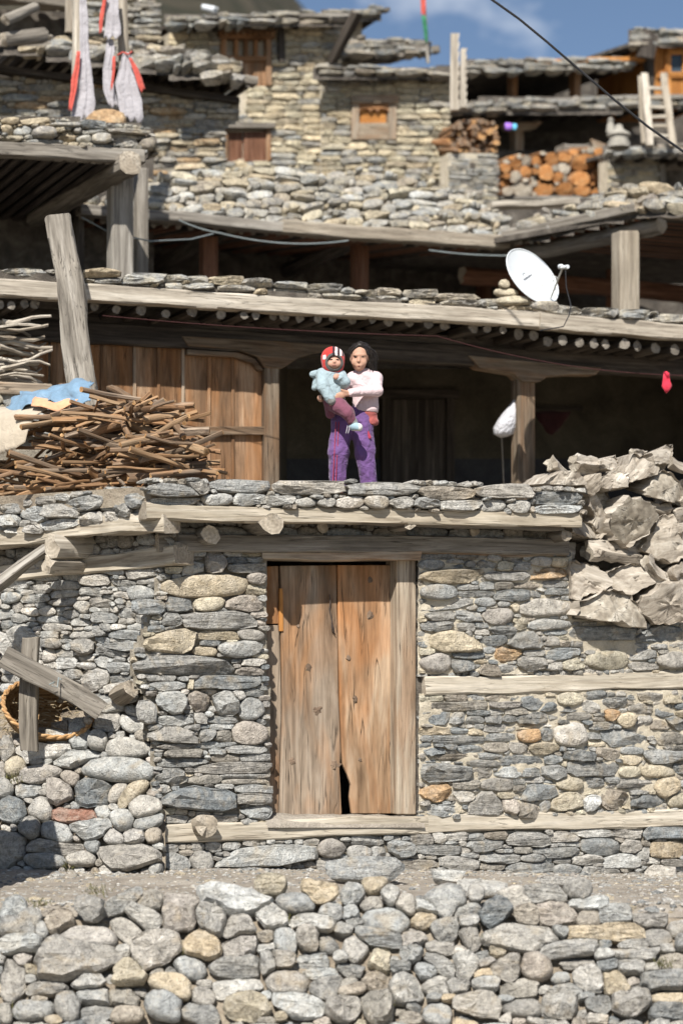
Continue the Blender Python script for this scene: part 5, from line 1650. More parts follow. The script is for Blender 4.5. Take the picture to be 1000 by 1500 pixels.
# printed mark: a small swoosh over a line of small letters (too small to read)
tube('printed_mark', [dish_pt(.07 + .022 * math.sin(t * 3), .035 - t * .05) for t in [i / 6 for i in range(7)]], .0035, M_logo, dish, 4)
for i in range(9):
    b = .065 - i * .0165
    tube('printed_letter', [dish_pt(.018, b), dish_pt(.036 if i % 3 else .044, b - .002), dish_pt(.036, b - .009), dish_pt(.018, b - .009)], .0022, M_logo, dish, 4)
lnb = P(824, 391, 3.35)
arm0 = dc - du * RA * .86 + ax * .03
tube('feed_arm', [arm0, arm0.lerp(lnb, .5), lnb], .011, M_dgrey, dish)
tube('stay_rod', [dish_pt(-.10, .25), lnb.lerp(arm0, .35)], .004, M_dgrey, dish)
tube('stay_rod', [dish_pt(-.10, -.25), lnb.lerp(arm0, .35)], .004, M_dgrey, dish)
log('receiver', lnb - U * .035, lnb + U * .05, .022, .02, (M_dish, M_dish), dish, 10, 1, rough=.02)
log('receiver', lnb - U * .04 + N * .01, lnb - U * .042 + N * .05, .026, .022, (M_dish, M_dish), dish, 10, 2, rough=.02)
log('receiver', lnb + U * .03 + N * .01, lnb + U * .03 + N * .05, .022, .02, (M_dish, M_dish), dish, 10, 3, rough=.02)
tube('mount_pole', [dc - ax * .12, P(803, 432, 3.9), P(803, 450, 3.85)], .02, M_dgrey, dish)
tube('coax_cable', [lnb + U * .03, P(829, 420, 3.3), P(833, 436, 3.3), P(836, 448, 3.25), P(833, 462, 3.1), P(825, 478, 3.1), P(790, 484, 3.2)], .006, M_cable, dish)
cairn = empty('cairn', P(748, 440, 3.8), 'small cairn of three rounded tan stones left of the satellite dish', 'cairn')
st, g = layout([(720, 408), (775, 408), (775, 448), (720, 448)], '729 411 746 425 rT;724 422 756 436 rY;727 434 774 449 rT', grow=1, joint=.2)
lay_stones([(st, Plane((0, 3.7, 0), (0, -1, 0)), dict(tk=.8, tmin=.05, push=(0, .05), back=.12), None)], cairn, M_stone_far, 10, seed=40)
st, g = layout([(775, 436), (822, 436), (822, 456), (775, 456)], '777 441 818 455 rP', grow=1, joint=.2)
bs = empty('ballast_stone', P(798, 448, 3.6), 'pinkish flat stone weighing down the foot of the satellite dish', 'stone')
lay_stones([(st, Plane((0, 3.55, 0), (0, -1, 0)), dict(tk=.8, tmin=.05, push=(0, .05), back=.12), None)], bs, M_stone_far, 10, seed=41)

# ------------------------------------------------------------------ cables and wires
tag(tube('power_cable', [P(x, y, 2.0) for x, y in ((690, -22), (722, 0), (760, 27), (800, 60), (850, 103), (900, 146), (950, 186), (1000, 221), (1040, 246))], .012, M_cable), 'thick black power cable crossing the sky at upper right', 'cable')
M_wire = mat_plain('grey_wire', (.22, .25, .25), .6)
tag(tube('wire', sag(P(262, 322, 7.6), P(322, 341, 7.8), .02) + sag(P(322, 341, 7.8), P(510, 352, 8.3), .08)[1:], .009, M_wire), 'pale wire strung under the loft eave from post to post', 'wire')
tag(tube('wire', [P(120, 318, 6.0), P(160, 340, 6.2), P(220, 353, 6.6), P(280, 350, 7.2), P(312, 342, 7.6)], .009, M_wire), 'thin wire looping from the left posts to the loft beam', 'wire')
tag(tube('wire', sag(P(628, 366, 8.2), P(745, 374, 8.6), .02), .009, M_wire), 'short pale wire left of the satellite dish', 'wire')
M_redwire = mat_plain('maroon_cord', (.05, .016, .016), .8)
tag(tube('cord', sag(P(150, 462, 2.7), P(640, 492, 3.6), .03) + sag(P(640, 492, 3.6), P(1020, 550, 4.4), .1)[1:], .0045, M_redwire), 'thin maroon washing cord under the gallery eave', 'cord')

# ------------------------------------------------------------------ gallery odds and ends
M_bag = mat_cloth('white_plastic_bag', (.50, .50, .53), .4, 500, .12, .12)
bc = P(742, 612, 5.35)
prof = ((0, .0, .012), (.05, .0, .035), (.14, -.01, .075), (.24, -.02, .115), (.33, -.03, .13), (.40, -.03, .11), (.435, -.02, .04))
vs_, f_ = [], []
for i, (dz, dx, r) in enumerate(prof):
    for j in range(14):
        a = 6.2832 * j / 14
        w = 1 + .14 * math.sin(a * 3 + i * .4) + .10 * math.sin(a * 6 + i * .3) * (1.4 - i * .15)
        vs_.append(Vector((dx + r * w * math.cos(a) + .10 - dz * .3, r * .8 * w * math.sin(a), .22 - dz)))
f_ = [(i * 14 + j, (i + 1) * 14 + j, (i + 1) * 14 + (j + 1) % 14, i * 14 + (j + 1) % 14) for i in range(len(prof) - 1) for j in range(14)]
f_.append(tuple(range(13, -1, -1))[::-1]); f_.append(tuple(range(len(prof) * 14 - 14, len(prof) * 14))[::-1])
tag(link('plastic_bag', mesh('plastic_bag', vs_, f_, M_bag, None, True), Matrix.Translation(bc)), 'white plastic bag hanging beside the gallery post', 'bag')
tag(tube('thin_rod', [P(733, 606, 6.1), P(738, 720, 6.1)], .009, mat_plain('thin_rod_wood', (.28, .25, .21), .8)), 'thin upright rod behind the white plastic bag', 'rod')
M_red = mat_cloth('red_cloth', (.55, .03, .06), .9)
patch('hanging_cloth', [[P(x, y, 4.0 + d) for x, y, d in r] for r in ([(971, 545, 0), (975, 544, .02), (979, 546, 0)], [(971, 556, -.03), (976, 556, .03), (980, 557, 0)], [(969, 566, 0), (976, 568, -.03), (983, 565, .02)], [(973, 573, 0), (975, 576, .02), (981, 570, 0)])], M_red, sub=1, amp=.01,
      label='small bright red cloth hanging from the cord at the right edge', cat='cloth')
M_mar = mat_cloth('maroon_cloth', (.03, .006, .006), .9)
patch('hanging_cloth', [[P(x, y, 7.0 + d) for x, y, d in r] for r in ([(784, 602, 0), (806, 602, .02), (836, 602, 0)], [(788, 616, -.03), (806, 618, .03), (828, 616, 0)], [(798, 632, 0), (808, 637, -.03), (818, 632, .02)])], M_mar, sub=1,
      label='dark maroon cloth hanging on the gallery back wall', cat='cloth')
M_pur = mat_cloth('violet_cloth', (.33, .16, .62), .9); M_cy = mat_cloth('cyan_cloth', (.12, .45, .68), .9)
patch('hanging_cloth', [[P(x, y, 15.6) for x, y in r] for r in ([(740, 180), (745, 179), (750, 180)], [(739, 189), (745, 191), (750, 189)])], M_pur, sub=1, label='tiny violet cloth hung on the upper veranda post', cat='cloth')
patch('hanging_cloth', [[P(x, y, 15.6) for x, y in r] for r in ([(751, 180), (754, 180), (757, 181)], [(751, 190), (754, 191), (757, 190)])], M_cy, sub=1, label='tiny cyan cloth hung on the upper veranda post', cat='cloth')

# ------------------------------------------------------------------ prayer flags on poles
M_white = mat_cloth('flag_white', (.37, .355, .375), .95, 250, .14, .04)
M_redf = mat_cloth('flag_red', (.46, .085, .065), .95)


def pole(px, y0, y1, Y, r, label, pxt=None):
    o = log('flag_pole', P(px, y1, Y), P(pxt or px, y0, Y), r, r * .9, (W_pale, E_grey), None, 9, int(px), rough=.04, seg=10)
    return tag(o, label, 'pole')


def flag(name, spine, widths, Y, mat, label, folds=5, seed=0, amp=.009, hem=0):
    """cloth gathered round a pole: a folded strip following a px spine with px half-widths"""
    rows = []
    for i, ((x, y), w) in enumerate(zip(spine, widths)):
        rows.append([P(x + w * (2 * j / folds - 1), y + (4 * math.sin(j * 2.1 + seed) + hem * (j / folds - .5) if i == len(spine) - 1 else 0), Y + amp * math.sin(j * 2.2 + seed + i * .5) * min(1, w / 9)) for j in range(folds + 1)])
    return patch(name, rows, mat, sub=2, amp=.015, seed=seed, thick=.006, label=label, cat='prayer flag')


pole(112, -40, 186, 6.55, .075, 'left tall wooden flag pole standing in the roof stones', 115)
pole(185, -40, 188, 6.75, .07, 'right tall wooden flag pole standing in the roof stones', 177)
pole(103, -40, 46, 9.5, .07, 'pale pole behind the left flag pole at the top edge', 103)
flag('prayer_flag', [(121, -20), (123, 30), (124, 80), (126, 120), (124, 150), (119, 176)], [5, 6, 7, 11, 16, 18], 6.35, M_white, 'long white prayer flag wrapped on the left flag pole', 8, 1, hem=-14)
flag('flag_border', [(115, 74), (113, 96), (109, 122), (105, 146), (103, 160)], [2.5, 4, 5, 4, 2], 6.28, M_redf, 'red border strip of the left prayer flag', 3, 2, .02)
flag('prayer_flag', [(163, -20), (164, 20), (165, 40), (164, 55)], [8, 11, 12, 12], 6.5, M_white, 'upper white prayer flag hanging left of the right flag pole', 7, 3)
flag('prayer_flag', [(160, 56), (161, 75), (157, 100), (160, 130), (166, 155)], [5, 7, 6, 8, 8], 6.55, M_white, 'ragged lower white prayer flag left of the right flag pole', 5, 4)
flag('prayer_flag', [(187, 76), (186, 95), (186, 120), (190, 150), (193, 176)], [5, 10, 16, 18, 17], 6.5, M_white, 'white prayer flag tied to the right flag pole with red cord', 9, 5, hem=12)
flag('flag_border', [(190, 84), (197, 100), (204, 116), (209, 132)], [2, 4, 5, 4], 6.42, M_redf, 'red border of the flag tied to the right pole', 3, 6, .02)
flag('flag_border', [(154, -10), (150, 14), (147, 34), (147, 46)], [3, 3, 2.5, 1.5], 6.42, M_redf, 'red border of the upper flag beside the right pole', 3, 7, .02)
flag('flag_border', [(168, 82), (167, 96), (165, 116), (163, 128)], [2, 2.5, 2, 1], 6.45, M_redf, 'short red strip of the ragged lower flag', 3, 8, .02)
tag(tube('tie_cord', [P(172, 80, 6.45), P(180, 76, 6.5), P(188, 79, 6.45), P(193, 75, 6.5)], .012, M_redf), 'red cord knotted round the right flag pole', 'cord')
st, g = layout([(120, 158), (190, 158), (190, 192), (120, 192)], '124 162 186 190 rO', grow=1, joint=.2)
bs = empty('boulder', P(155, 188, 6.4), 'rounded orange boulder between the two flag poles on the roof', 'stone')
lay_stones([(st, Plane((0, 6.4, 0), (0, -1, 0)), dict(tk=.7, tmin=.05, tmax=.2, push=(0, .05), back=.15), None)], bs, M_stone_far, 10, seed=42)
# small flag on the tower roof
tag(log('flag_pole', P(627, 92, 15.3), P(619, -30, 15.3), .03, .02, (W_grey, E_grey), None, 7, 4, seg=6), 'thin flag pole on the tower roof edge', 'pole')
flag('prayer_flag', [(619, -15), (619, 5), (620, 22)], [3, 3.5, 3], 15.25, M_redf, 'red part of the small flag on the thin tower pole', 3, 9, .02)
flag('prayer_flag', [(621, 22), (622, 42), (624, 60)], [3, 3, 2], 15.25, mat_cloth('flag_green', (.03, .16, .08), .9), 'green part of the small flag on the thin tower pole', 3, 10, .02)

# ------------------------------------------------------------------ ladders, stupa-shaped chimney, crates, vent pipe
lad = empty('ladder', P(963, 212, 14.6), 'grey wooden ladder leaning on the upper veranda roof at right', 'ladder')
for x0, x1 in ((944, 951), (972, 985)):
    beam('rail', P(x1, 214, 14.4), P(x0, 108, 15.0), .11, .07, WP, lad, updir=Vector((1, 0, 0)), seed=int(x0), rough=.006)
for i in range(6):
    y = 128 + i * 14
    t_ = (y - 108) / 106
    beam('rung', P(944 + 7 * t_, y, 15.0 - .6 * t_), P(972 + 13 * t_, y + 1, 15.0 - .6 * t_), .05, .05, WP, lad, seed=i, rough=.004)
o = beam('rail_post', P(943, 210, 14.9), P(939, 112, 15.2), .1, .07, WP, None, updir=Vector((1, 0, 0)), seed=3, rough=.006)
tag(o, 'tall pale pole standing left of the ladder', 'pole')
nl = empty('notched_ladder', P(673, 156, 14.0), 'pale notched log ladder standing against the sky beside the cream tower', 'ladder')
for (xa, xb, ya, yb, dd) in ((659, 673, 48, 160, 0), (674, 684, 70, 156, .15)):
    pts = []
    n_ = 8
    for i in range(n_):
        ya_, yb_ = ya + (yb - ya) * i / n_, ya + (yb - ya) * (i + 1) / n_
        pts += [(xb, ya_), (xb - 2.5, yb_ - 1.5)]
    poly = [(xa, yb), (xb, yb)] + pts[::-1] + [(xa + 1, ya)]
    pl_ = Plane((0, 14.0 - dd, 0), (0, -1, 0))
    prism('stile', [pl_.at(x, y) for x, y in poly], Vector((0, .12, 0)), W_pale, nl, Z)
# incense burner: stepped lathe
M_lime = mat_plain('limewash', (.32, .30, .26), .95, 0, .25, .02)
vs_, f_ = [], []
prof = ((.20, 0), (.20, .10), (.17, .11), (.17, .20), (.21, .21), (.20, .25), (.11, .30), (.075, .34), (.06, .40), (.0, .42))
for r, z in prof:
    for j in range(16):
        a = 6.2832 * j / 16
        vs_.append((r * math.cos(a), r * math.sin(a), z))
f_ = [(i * 16 + j, i * 16 + (j + 1) % 16, (i + 1) * 16 + (j + 1) % 16, (i + 1) * 16 + j) for i in range(len(prof) - 1) for j in range(16)]
tag(link('incense_burner', mesh('incense_burner', vs_, f_, M_lime, None, True, .5), Matrix.Translation(P(906, 216, 13.6)) @ Matrix.Scale(.86, 4)), 'squat limewashed incense burner on the lean-to roof', 'incense burner')
vs_ = [(r * math.cos(6.2832 * j / 10), r * math.sin(6.2832 * j / 10), z) for r, z in ((.07, 0), (.06, .1), (.04, .16), (.055, .2), (.0, .24)) for j in range(10)]
f_ = [(i * 10 + j, i * 10 + (j + 1) % 10, (i + 1) * 10 + (j + 1) % 10, (i + 1) * 10 + j) for i in range(4) for j in range(10)]
tag(link('lime_urn', mesh('lime_urn', vs_, f_, M_lime, None, True, .5), Matrix.Translation(P(894, 194, 13.9))), 'small pale urn beside the incense burner', 'urn')
cr = empty('crate', P(845, 221, 15.0), 'grey slatted crate on top of the upper log stack', 'crate')
for i in range(3):
    rect('slat', fac(14.6), 825, 211 + i * 4, 862, 214 + i * 4, 0, .05, W_grey, cr, U)
rect('crate_side', fac(14.6), 825, 210, 828, 223, .02, .3, W_grey, cr, Z); rect('crate_side', fac(14.6), 859, 210, 862, 223, .02, .3, W_grey, cr, Z)
lr = empty('wooden_rack', P(878, 220, 15.0), 'small tilted wooden rack right of the crate on the log stack', 'rack')
for i in range(4):
    quad('slat', fac(14.5), [(866 + i * 1.2, 206 + i * 4), (866 + i, 203 + i * 4), (888, 211 + i * 3.5), (888, 214 + i * 3.5)], 0, .04, W_tan, lr, U)
tag(log('vent_pipe', P(298, 10, 15.2), P(316, 14, 15.0), .05, .055, (M_dish, M_dish), None, 10, 3, rough=.01), 'white pipe end lying on the tower roof', 'pipe')

# ------------------------------------------------------------------ earth bank with basket, post and hewn beam, left foreground
vs_, f_ = [], []
for j in range(14):
    for i in range(24):
        t_ = j / 13
        x = -60 + 300 * i / 23
        a = RP.at(x, 1100 - max(0, min(1, (x - 20) / 130)) * 68, -.12); b = S0.at(x, 1024, -.05)
        p = a.lerp(b, t_)
        p.z += .04 * noise.noise(Vector((p.x * 4, p.y * 4, 0))) - .2 * math.sin(t_ * 3.14) * (1 if x < 140 else .2)
        vs_.append(p)
f_ = [(j * 24 + i, j * 24 + i + 1, (j + 1) * 24 + i + 1, (j + 1) * 24 + i) for j in range(13) for i in range(23)]
tag(link('earth_bank', mesh('earth_bank', vs_, f_, M_bank, None, True), Matrix()), kind='structure')
M_wick = mat_wood('wicker', (.14, .08, .035), (.36, .23, .11), (.52, .37, .2), grain=40)
M_rim = mat_wood('wicker_rim', (.22, .11, .045), (.46, .27, .12), (.58, .4, .22), grain=40)
bk = empty('basket', P(70, 1075, .55), 'round wicker basket tipped on its side behind the grey post', 'basket')
c0 = P(70, 1038, .34)
bax = Vector((.12, -.86, .42)).normalized()
bu = Vector((1, .1, -.30)); bu = (bu - bax * bu.dot(bax)).normalized()
bv_ = bax.cross(bu)
Rb = 66 * .00603
vs_, f_ = [], []
NI, NJ = 22, 56
for i in range(NI + 1):
    t_ = i / NI
    r = Rb * (1 - .12 * t_ - .55 * t_ ** 5) if t_ < .86 else Rb * (.62 * (1 - t_) / .14 * .95 + .01)
    d = .34 * min(1, t_ / .86) + (.02 if t_ > .86 else 0)
    for j in range(NJ):
        a = 6.2832 * j / NJ
        w = .008 * (1 if (i + j // 2) % 2 else -1)
        vs_.append(bu * ((r + w) * math.cos(a)) + bv_ * ((r + w) * .66 * math.sin(a)) - bax * d)
f_ = [(i * NJ + j, i * NJ + (j + 1) % NJ, (i + 1) * NJ + (j + 1) % NJ, (i + 1) * NJ + j) for i in range(NI) for j in range(NJ)]
o = link('bowl', mesh('bowl', vs_, f_, M_wick), Matrix.Translation(c0), bk)
sm = o.modifiers.new('thickness', 'SOLIDIFY'); sm.thickness = .008
for s_ in (0, 3.14):
    pts = []
    for j in range(161):
        a = 6.2832 * j / 160
        tw = a * 14 + s_
        rr = Rb + .012 * math.cos(tw)
        pts.append(c0 + bu * (rr * math.cos(a)) + bv_ * (rr * .66 * math.sin(a)) + bax * (.012 * math.sin(tw)))
    tube('rim', pts, .014, M_rim, bk)
o = beam('wooden_post', P(43, 1100, .12), P(44, 935, .2), .15, .13, WG, None, updir=Vector((1, 0, 0)), seed=61, rough=.01)
tag(o, 'short grey weathered post standing in the earth in front of the basket', 'post')
o = beam('hewn_beam', P(4, 962, -.02), P(150, 1040, .05), .19, .14, (W_grey, E_grey), None, seed=62, rough=.014, taper=.1)
tag(o, 'grey-brown hewn beam slanting down over the post and basket', 'beam')
tag(tube('wire_twist', [P(72, 1003, -.12), P(80, 999, -.13), P(76, 1005, -.14), P(84, 1007, -.13), P(86, 992, -.1), P(90, 996, -.12)], .006, M_wire), 'twist of wire round the slanting hewn beam', 'wire')
o = log('log_stub', P(172, 1020, .25), P(192, 1008, -.05), .085, .075, (W_pale, E_grey), None, 10, 63, rough=.15)
tag(o, 'short broken log stub among the stones right of the slanting beam', 'log')
# dry litter in the basket hollow
vs_, f_ = [], []
for i in range(420):
    p = P(rs.uniform(-20, 128), rs.uniform(1020, 1082), rs.uniform(.35, .9))
    p.z = min(p.z, 1.62)
    d = Vector((rs.uniform(-1, 1), rs.uniform(-1, 1), rs.uniform(-.3, .4))).normalized() * rs.uniform(.03, .09)
    s_ = Vector((0, 0, .004))
    n0 = len(vs_)
    vs_ += [p - s_, p + d - s_, p + d + s_, p + s_]
    f_.append((n0, n0 + 1, n0 + 2, n0 + 3))
tag(link('dry_straw', mesh('dry_straw', vs_, f_, mat_plain('straw', (.34, .27, .17), .95)), Matrix()), 'dry straw and twigs lying around the basket', 'straw', None, 'stuff')

# ------------------------------------------------------------------ pebbles, slabs and grass on the path
vs_, f_, cc_ = [], [], []
ico = [Vector(v) for v in ((0, 0, 1), (.89, 0, .45), (.28, .85, .45), (-.72, .53, .45), (-.72, -.53, .45), (.28, -.85, .45), (.72, .53, -.45), (-.28, .85, -.45), (-.89, 0, -.45), (-.28, -.85, -.45), (.72, -.53, -.45), (0, 0, -1))]
icf = [(0, 1, 2), (0, 2, 3), (0, 3, 4), (0, 4, 5), (0, 5, 1), (1, 6, 2), (2, 7, 3), (3, 8, 4), (4, 9, 5), (5, 10, 1), (6, 7, 2), (7, 8, 3), (8, 9, 4), (9, 10, 5), (10, 6, 1), (11, 7, 6), (11, 8, 7), (11, 9, 8), (11, 10, 9), (11, 6, 10)]
for i in range(6500):
    big = rs.random() < .04
    x, y = rs.uniform(-3.4, 4.2), rs.uniform(-2.6, 1.9)
    if rs.random() < .4: y = rs.choice((rs.uniform(-2.6, -2.3), .443 * (x + 1.547) - rs.random() ** 2 * .5))
    if y > .443 * (x + 1.547) - .05 and x > -1.6: continue
    r = rs.uniform(.025, .06) if big else rs.uniform(.006, .024)
    z = ground_z(x, y) + .022 * noise.noise(Vector((x * 1.3, y * 1.3, 0))) + .012 * noise.noise(Vector((x * 5, y * 5, 3))) - (.5 * max(0.0, -2.5 - y))
    n0 = len(vs_)
    sx, sy, sz = rs.uniform(.7, 1.4), rs.uniform(.7, 1.3), rs.uniform(.35, .7)
    for v in ico:
        j_ = 1 + rs.uniform(-.2, .2)
        vs_.append((x + v.x * r * sx * j_, y + v.y * r * sy * j_, z + v.z * r * sz * j_))
    f_ += [tuple(q + n0 for q in t_) for t_ in icf]
    c_ = PAL[rs.choice('GWLBPTD')]
    cc_ += [(*c_, .2)] * 12
me = mesh('path_pebbles', vs_, f_, M_stone, None, True, .5)
ca = me.color_attributes.new('col', 'FLOAT_COLOR', 'POINT'); ca.data.foreach_set('color', np.array(cc_, np.float32).ravel())
tag(link('path_pebbles', me, Matrix()), 'scattered pebbles and grit on the dusty path', 'pebbles', None, 'stuff')
GP = Plane((0, 0, .0), (0, 0, 1))
for q, lab in (('478 1262 592 1290 sG', 'flat grey slab lying on the path below the door'), ('632 1272 680 1290 sL', 'pale small slab lying on the path right of the door'), ('792 1286 840 1296 sG', 'thin grey slab sunk in the path at right'),
               ('672 1284 742 1316 aL', 'broad pale slab half sunk in the path edge below the door corner')):
    x0, y0, x1, y1 = map(float, q.split()[:4])
    st, g = layout([(x0 - 4, y0 - 4), (x1 + 4, y0 - 4), (x1 + 4, y1 + 4), (x0 - 4, y1 + 4)], q, grow=1, joint=.2)
    b_ = empty('flat_stone', GP.at((x0 + x1) / 2, (y0 + y1) / 2), lab, 'stone')
    pl_ = Plane(GP.at((x0 + x1) / 2, y1), (0, -.62, .78))
    lay_stones([(st, pl_, dict(tk=.5, tmin=.03, tmax=.07, push=(0, .01), back=.1), None)], b_, M_stone, 10, seed=int(x0))
vs_, f_ = [], []
for cx, cy, n_, pl_ in ((20, 1146, 60, RP), (205, 1420, 60, FGP), (250, 1395, 40, FGP), (330, 1335, 40, FGP), (965, 1420, 70, FGP), (60, 1330, 40, FGP), (140, 1312, 60, FGP), (430, 1352, 40, FGP), (100, 1270, 50, RP), (715, 1380, 30, FGP), (560, 1480, 40, FGP), (860, 1388, 30, FGP), (40, 1488, 40, FGP)):
    for _ in range(n_):
        p = pl_.at(cx + rs.gauss(0, 9), cy + rs.gauss(0, 4), .05)
        d = Vector((rs.uniform(-.5, .5), rs.uniform(-.8, 0), rs.uniform(.3, 1))).normalized() * rs.uniform(.02, .075)
        s_ = Vector((rs.uniform(-1, 1), 0, 0)).normalized() * .0028
        n0 = len(vs_)
        vs_ += [p - s_, p + s_, p + d * .6 + s_ * .7 + Vector((0, 0, .004)), p + d]
        f_ += [(n0, n0 + 1, n0 + 2), (n0, n0 + 2, n0 + 3)]
tag(link('grass_tufts', mesh('grass_tufts', vs_, f_, mat_plain('dry_grass', (.15, .145, .06), .9, 0, .5)), Matrix()), 'small dry grass tufts between the wall stones', 'grass', None, 'stuff')
# unseen stone pillar added left of the view to shadow the corner of the path
gp = empty('shadow_pillar', (-3.1, -1.7, 0), 'unseen rough stone pillar added beyond the left edge of the view to cast a shadow', 'pillar')
for i in range(9):
    z_ = -.05 + i * .23
    o = beam('block', Vector((-3.5 + rs.uniform(-.05, .05), -1.7, z_ + .11)), Vector((-2.80 + rs.uniform(-.06, .05), -1.7 + rs.uniform(-.03, .03), z_ + .11)), .222, .45, (M_stone, M_stone), gp, seed=i + 400, rough=.02, chamfer=.25)
    ca = o.data.color_attributes.new('col', 'FLOAT_COLOR', 'POINT')
    ca.data.foreach_set('color', np.tile(np.array((*PAL[rs.choice('GLBP')], .4), np.float32), len(o.data.vertices)))

# ------------------------------------------------------------------ people: implicit figures turned into one surface each
def surfnet(fn, lo, hi, h):
    ax_ = [np.arange(lo[i], hi[i] + h, h) for i in range(3)]
    X, Y, Zz = np.meshgrid(*ax_, indexing='ij')
    Fv = fn(X, Y, Zz)
    ins = Fv < 0
    n = np.array(Fv.shape)
    S = np.zeros((*(n - 1), 3)); K = np.zeros(n - 1)
    edges = []
    for a in range(3):
        sl0 = [slice(None)] * 3; sl1 = [slice(None)] * 3
        sl0[a], sl1[a] = slice(0, -1), slice(1, None)
        f0, f1 = Fv[tuple(sl0)], Fv[tuple(sl1)]
        cr = (f0 < 0) != (f1 < 0)
        idx = np.argwhere(cr)
        t = f0[cr] / (f0[cr] - f1[cr])
        pos = idx.astype(float); pos[:, a] += t
        b, c = [q for q in range(3) if q != a]
        for db in (0, -1):
            for dc_ in (0, -1):
                ci = idx.copy(); ci[:, b] += db; ci[:, c] += dc_
                ok = (ci >= 0).all(1) & (ci < n - 1).all(1)
                np.add.at(S, tuple(ci[ok].T), pos[ok]); np.add.at(K, tuple(ci[ok].T), 1)
        edges.append((a, idx, f0[cr] < 0))
    act = K > 0
    vid = np.full(K.shape, -1); vid[act] = np.arange(act.sum())
    V = S[act] / K[act][:, None] * h + np.array(lo)
    Q = []
    for a, idx, pos in edges:
        b, c = [(1, 2), (2, 0), (0, 1)][a]
        ok = (idx[:, b] > 0) & (idx[:, c] > 0) & (idx[:, b] < n[b] - 1) & (idx[:, c] < n[c] - 1)
        i_, p_ = idx[ok], pos[ok]
        q = []
        for db, dc_ in ((-1, -1), (0, -1), (0, 0), (-1, 0)):
            ci = i_.copy(); ci[:, b] += db; ci[:, c] += dc_
            q.append(vid[tuple(ci.T)])
        q = np.stack(q, 1)
        q[~p_] = q[~p_][:, ::-1]
        Q.append(q)
    return V, np.concatenate(Q)


def prim_d(p, X, Y, Zz):
    if p[0] == 'c':                                    # tapered capsule: a, b, ra, rb, [depth squash]
        a, b, ra, rb = np.array(p[1], float), np.array(p[2], float), p[3], p[4]
        sq = p[5] if len(p) > 5 else 1.0
        ab = b - a
        ab2 = ab * np.array((1, 1 / sq, 1))
        px, py, pz = X - a[0], (Y - a[1]) / sq, Zz - a[2]
        L2 = (ab2 ** 2).sum() + 1e-9
        t = np.clip((px * ab2[0] + py * ab2[1] + pz * ab2[2]) / L2, 0, 1)
        return np.sqrt((px - t * ab2[0]) ** 2 + (py - t * ab2[1]) ** 2 + (pz - t * ab2[2]) ** 2) - (ra + (rb - ra) * t)
    c, r = p[1], p[2]                                  # ellipsoid
    k = np.sqrt(((X - c[0]) / r[0]) ** 2 + ((Y - c[1]) / r[1]) ** 2 + ((Zz - c[2]) / r[2]) ** 2)
    return (k - 1) * min(r)


def figure(name, prims, mat, parent, base, h=.007, k=.02, cut=None, wrinkle=0.0, wseed=0, colfn=None, sub=(), folds=0.0):
    pts = []
    for p in prims:
        if p[0] == 'c': pts += [(np.array(p[1]) - max(p[3:5]) * 1.0, np.array(p[1]) + max(p[3:5])), (np.array(p[2]) - max(p[3:5]), np.array(p[2]) + max(p[3:5]))]
        else: pts.append((np.array(p[1]) - np.array(p[2]), np.array(p[1]) + np.array(p[2])))
    lo = np.min([q[0] for q in pts], 0) - .03; hi = np.max([q[1] for q in pts], 0) + .03

    def fn(X, Y, Zz):
        d = None
        for p in prims:
            e = prim_d(p, X, Y, Zz)
            if d is None: d = e
            else:
                hh = np.clip(.5 + .5 * (d - e) / k, 0, 1)
                d = d * (1 - hh) + e * hh - k * hh * (1 - hh)
        for p in sub:
            d = np.maximum(d, -prim_d(p, X, Y, Zz))
        if wrinkle:
            d = d + wrinkle * (np.sin(Zz * 55 + X * 28 + wseed) * np.sin(X * 36 - Zz * 16 + wseed * 2) + .7 * np.sin(Zz * 95 - X * 30 + Y * 50 + wseed))
        if cut is not None: d = np.maximum(d, cut(X, Y, Zz))
        return d
    V, Q = surfnet(fn, lo, hi, h)
    if folds:                                           # soft cloth folds pulled slightly aslant
        e = .004
        g0 = np.stack([fn(V[:, 0] + (e if i == 0 else 0), V[:, 1] + (e if i == 1 else 0), V[:, 2] + (e if i == 2 else 0)) - fn(V[:, 0] - (e if i == 0 else 0), V[:, 1] - (e if i == 1 else 0), V[:, 2] - (e if i == 2 else 0)) for i in range(3)], 1)
        g0 /= np.linalg.norm(g0, axis=1)[:, None] + 1e-9
        am = np.array([(.5 - abs(noise.noise(Vector((v[0] * 9 + v[2] * 5 + wseed, v[1] * 9, v[2] * 6))))) * 1.4 + .5 * noise.noise(Vector((v[0] * 22, v[1] * 22 + wseed, v[2] * 13 - v[0] * 9))) for v in V]) - .35
        V = V + g0 * (am * folds)[:, None]
    me = bpy.data.meshes.new(name)
    me.from_pydata(V.tolist(), [], Q.tolist())
    me.materials.append(mat)
    me.polygons.foreach_set('use_smooth', [True] * len(me.polygons))
    if colfn:
        ca = me.color_attributes.new('col', 'FLOAT_COLOR', 'POINT')
        ca.data.foreach_set('color', np.array([(*colfn(*v), 1) for v in V], np.float32).ravel())
    return link(name, me, Matrix.Translation(base), parent)


def zc(zx, zy, y=0.0):                                  # figure coordinates read off the photograph
    return ((zx - 533) / 894, y, (1345 - zy) / 894)


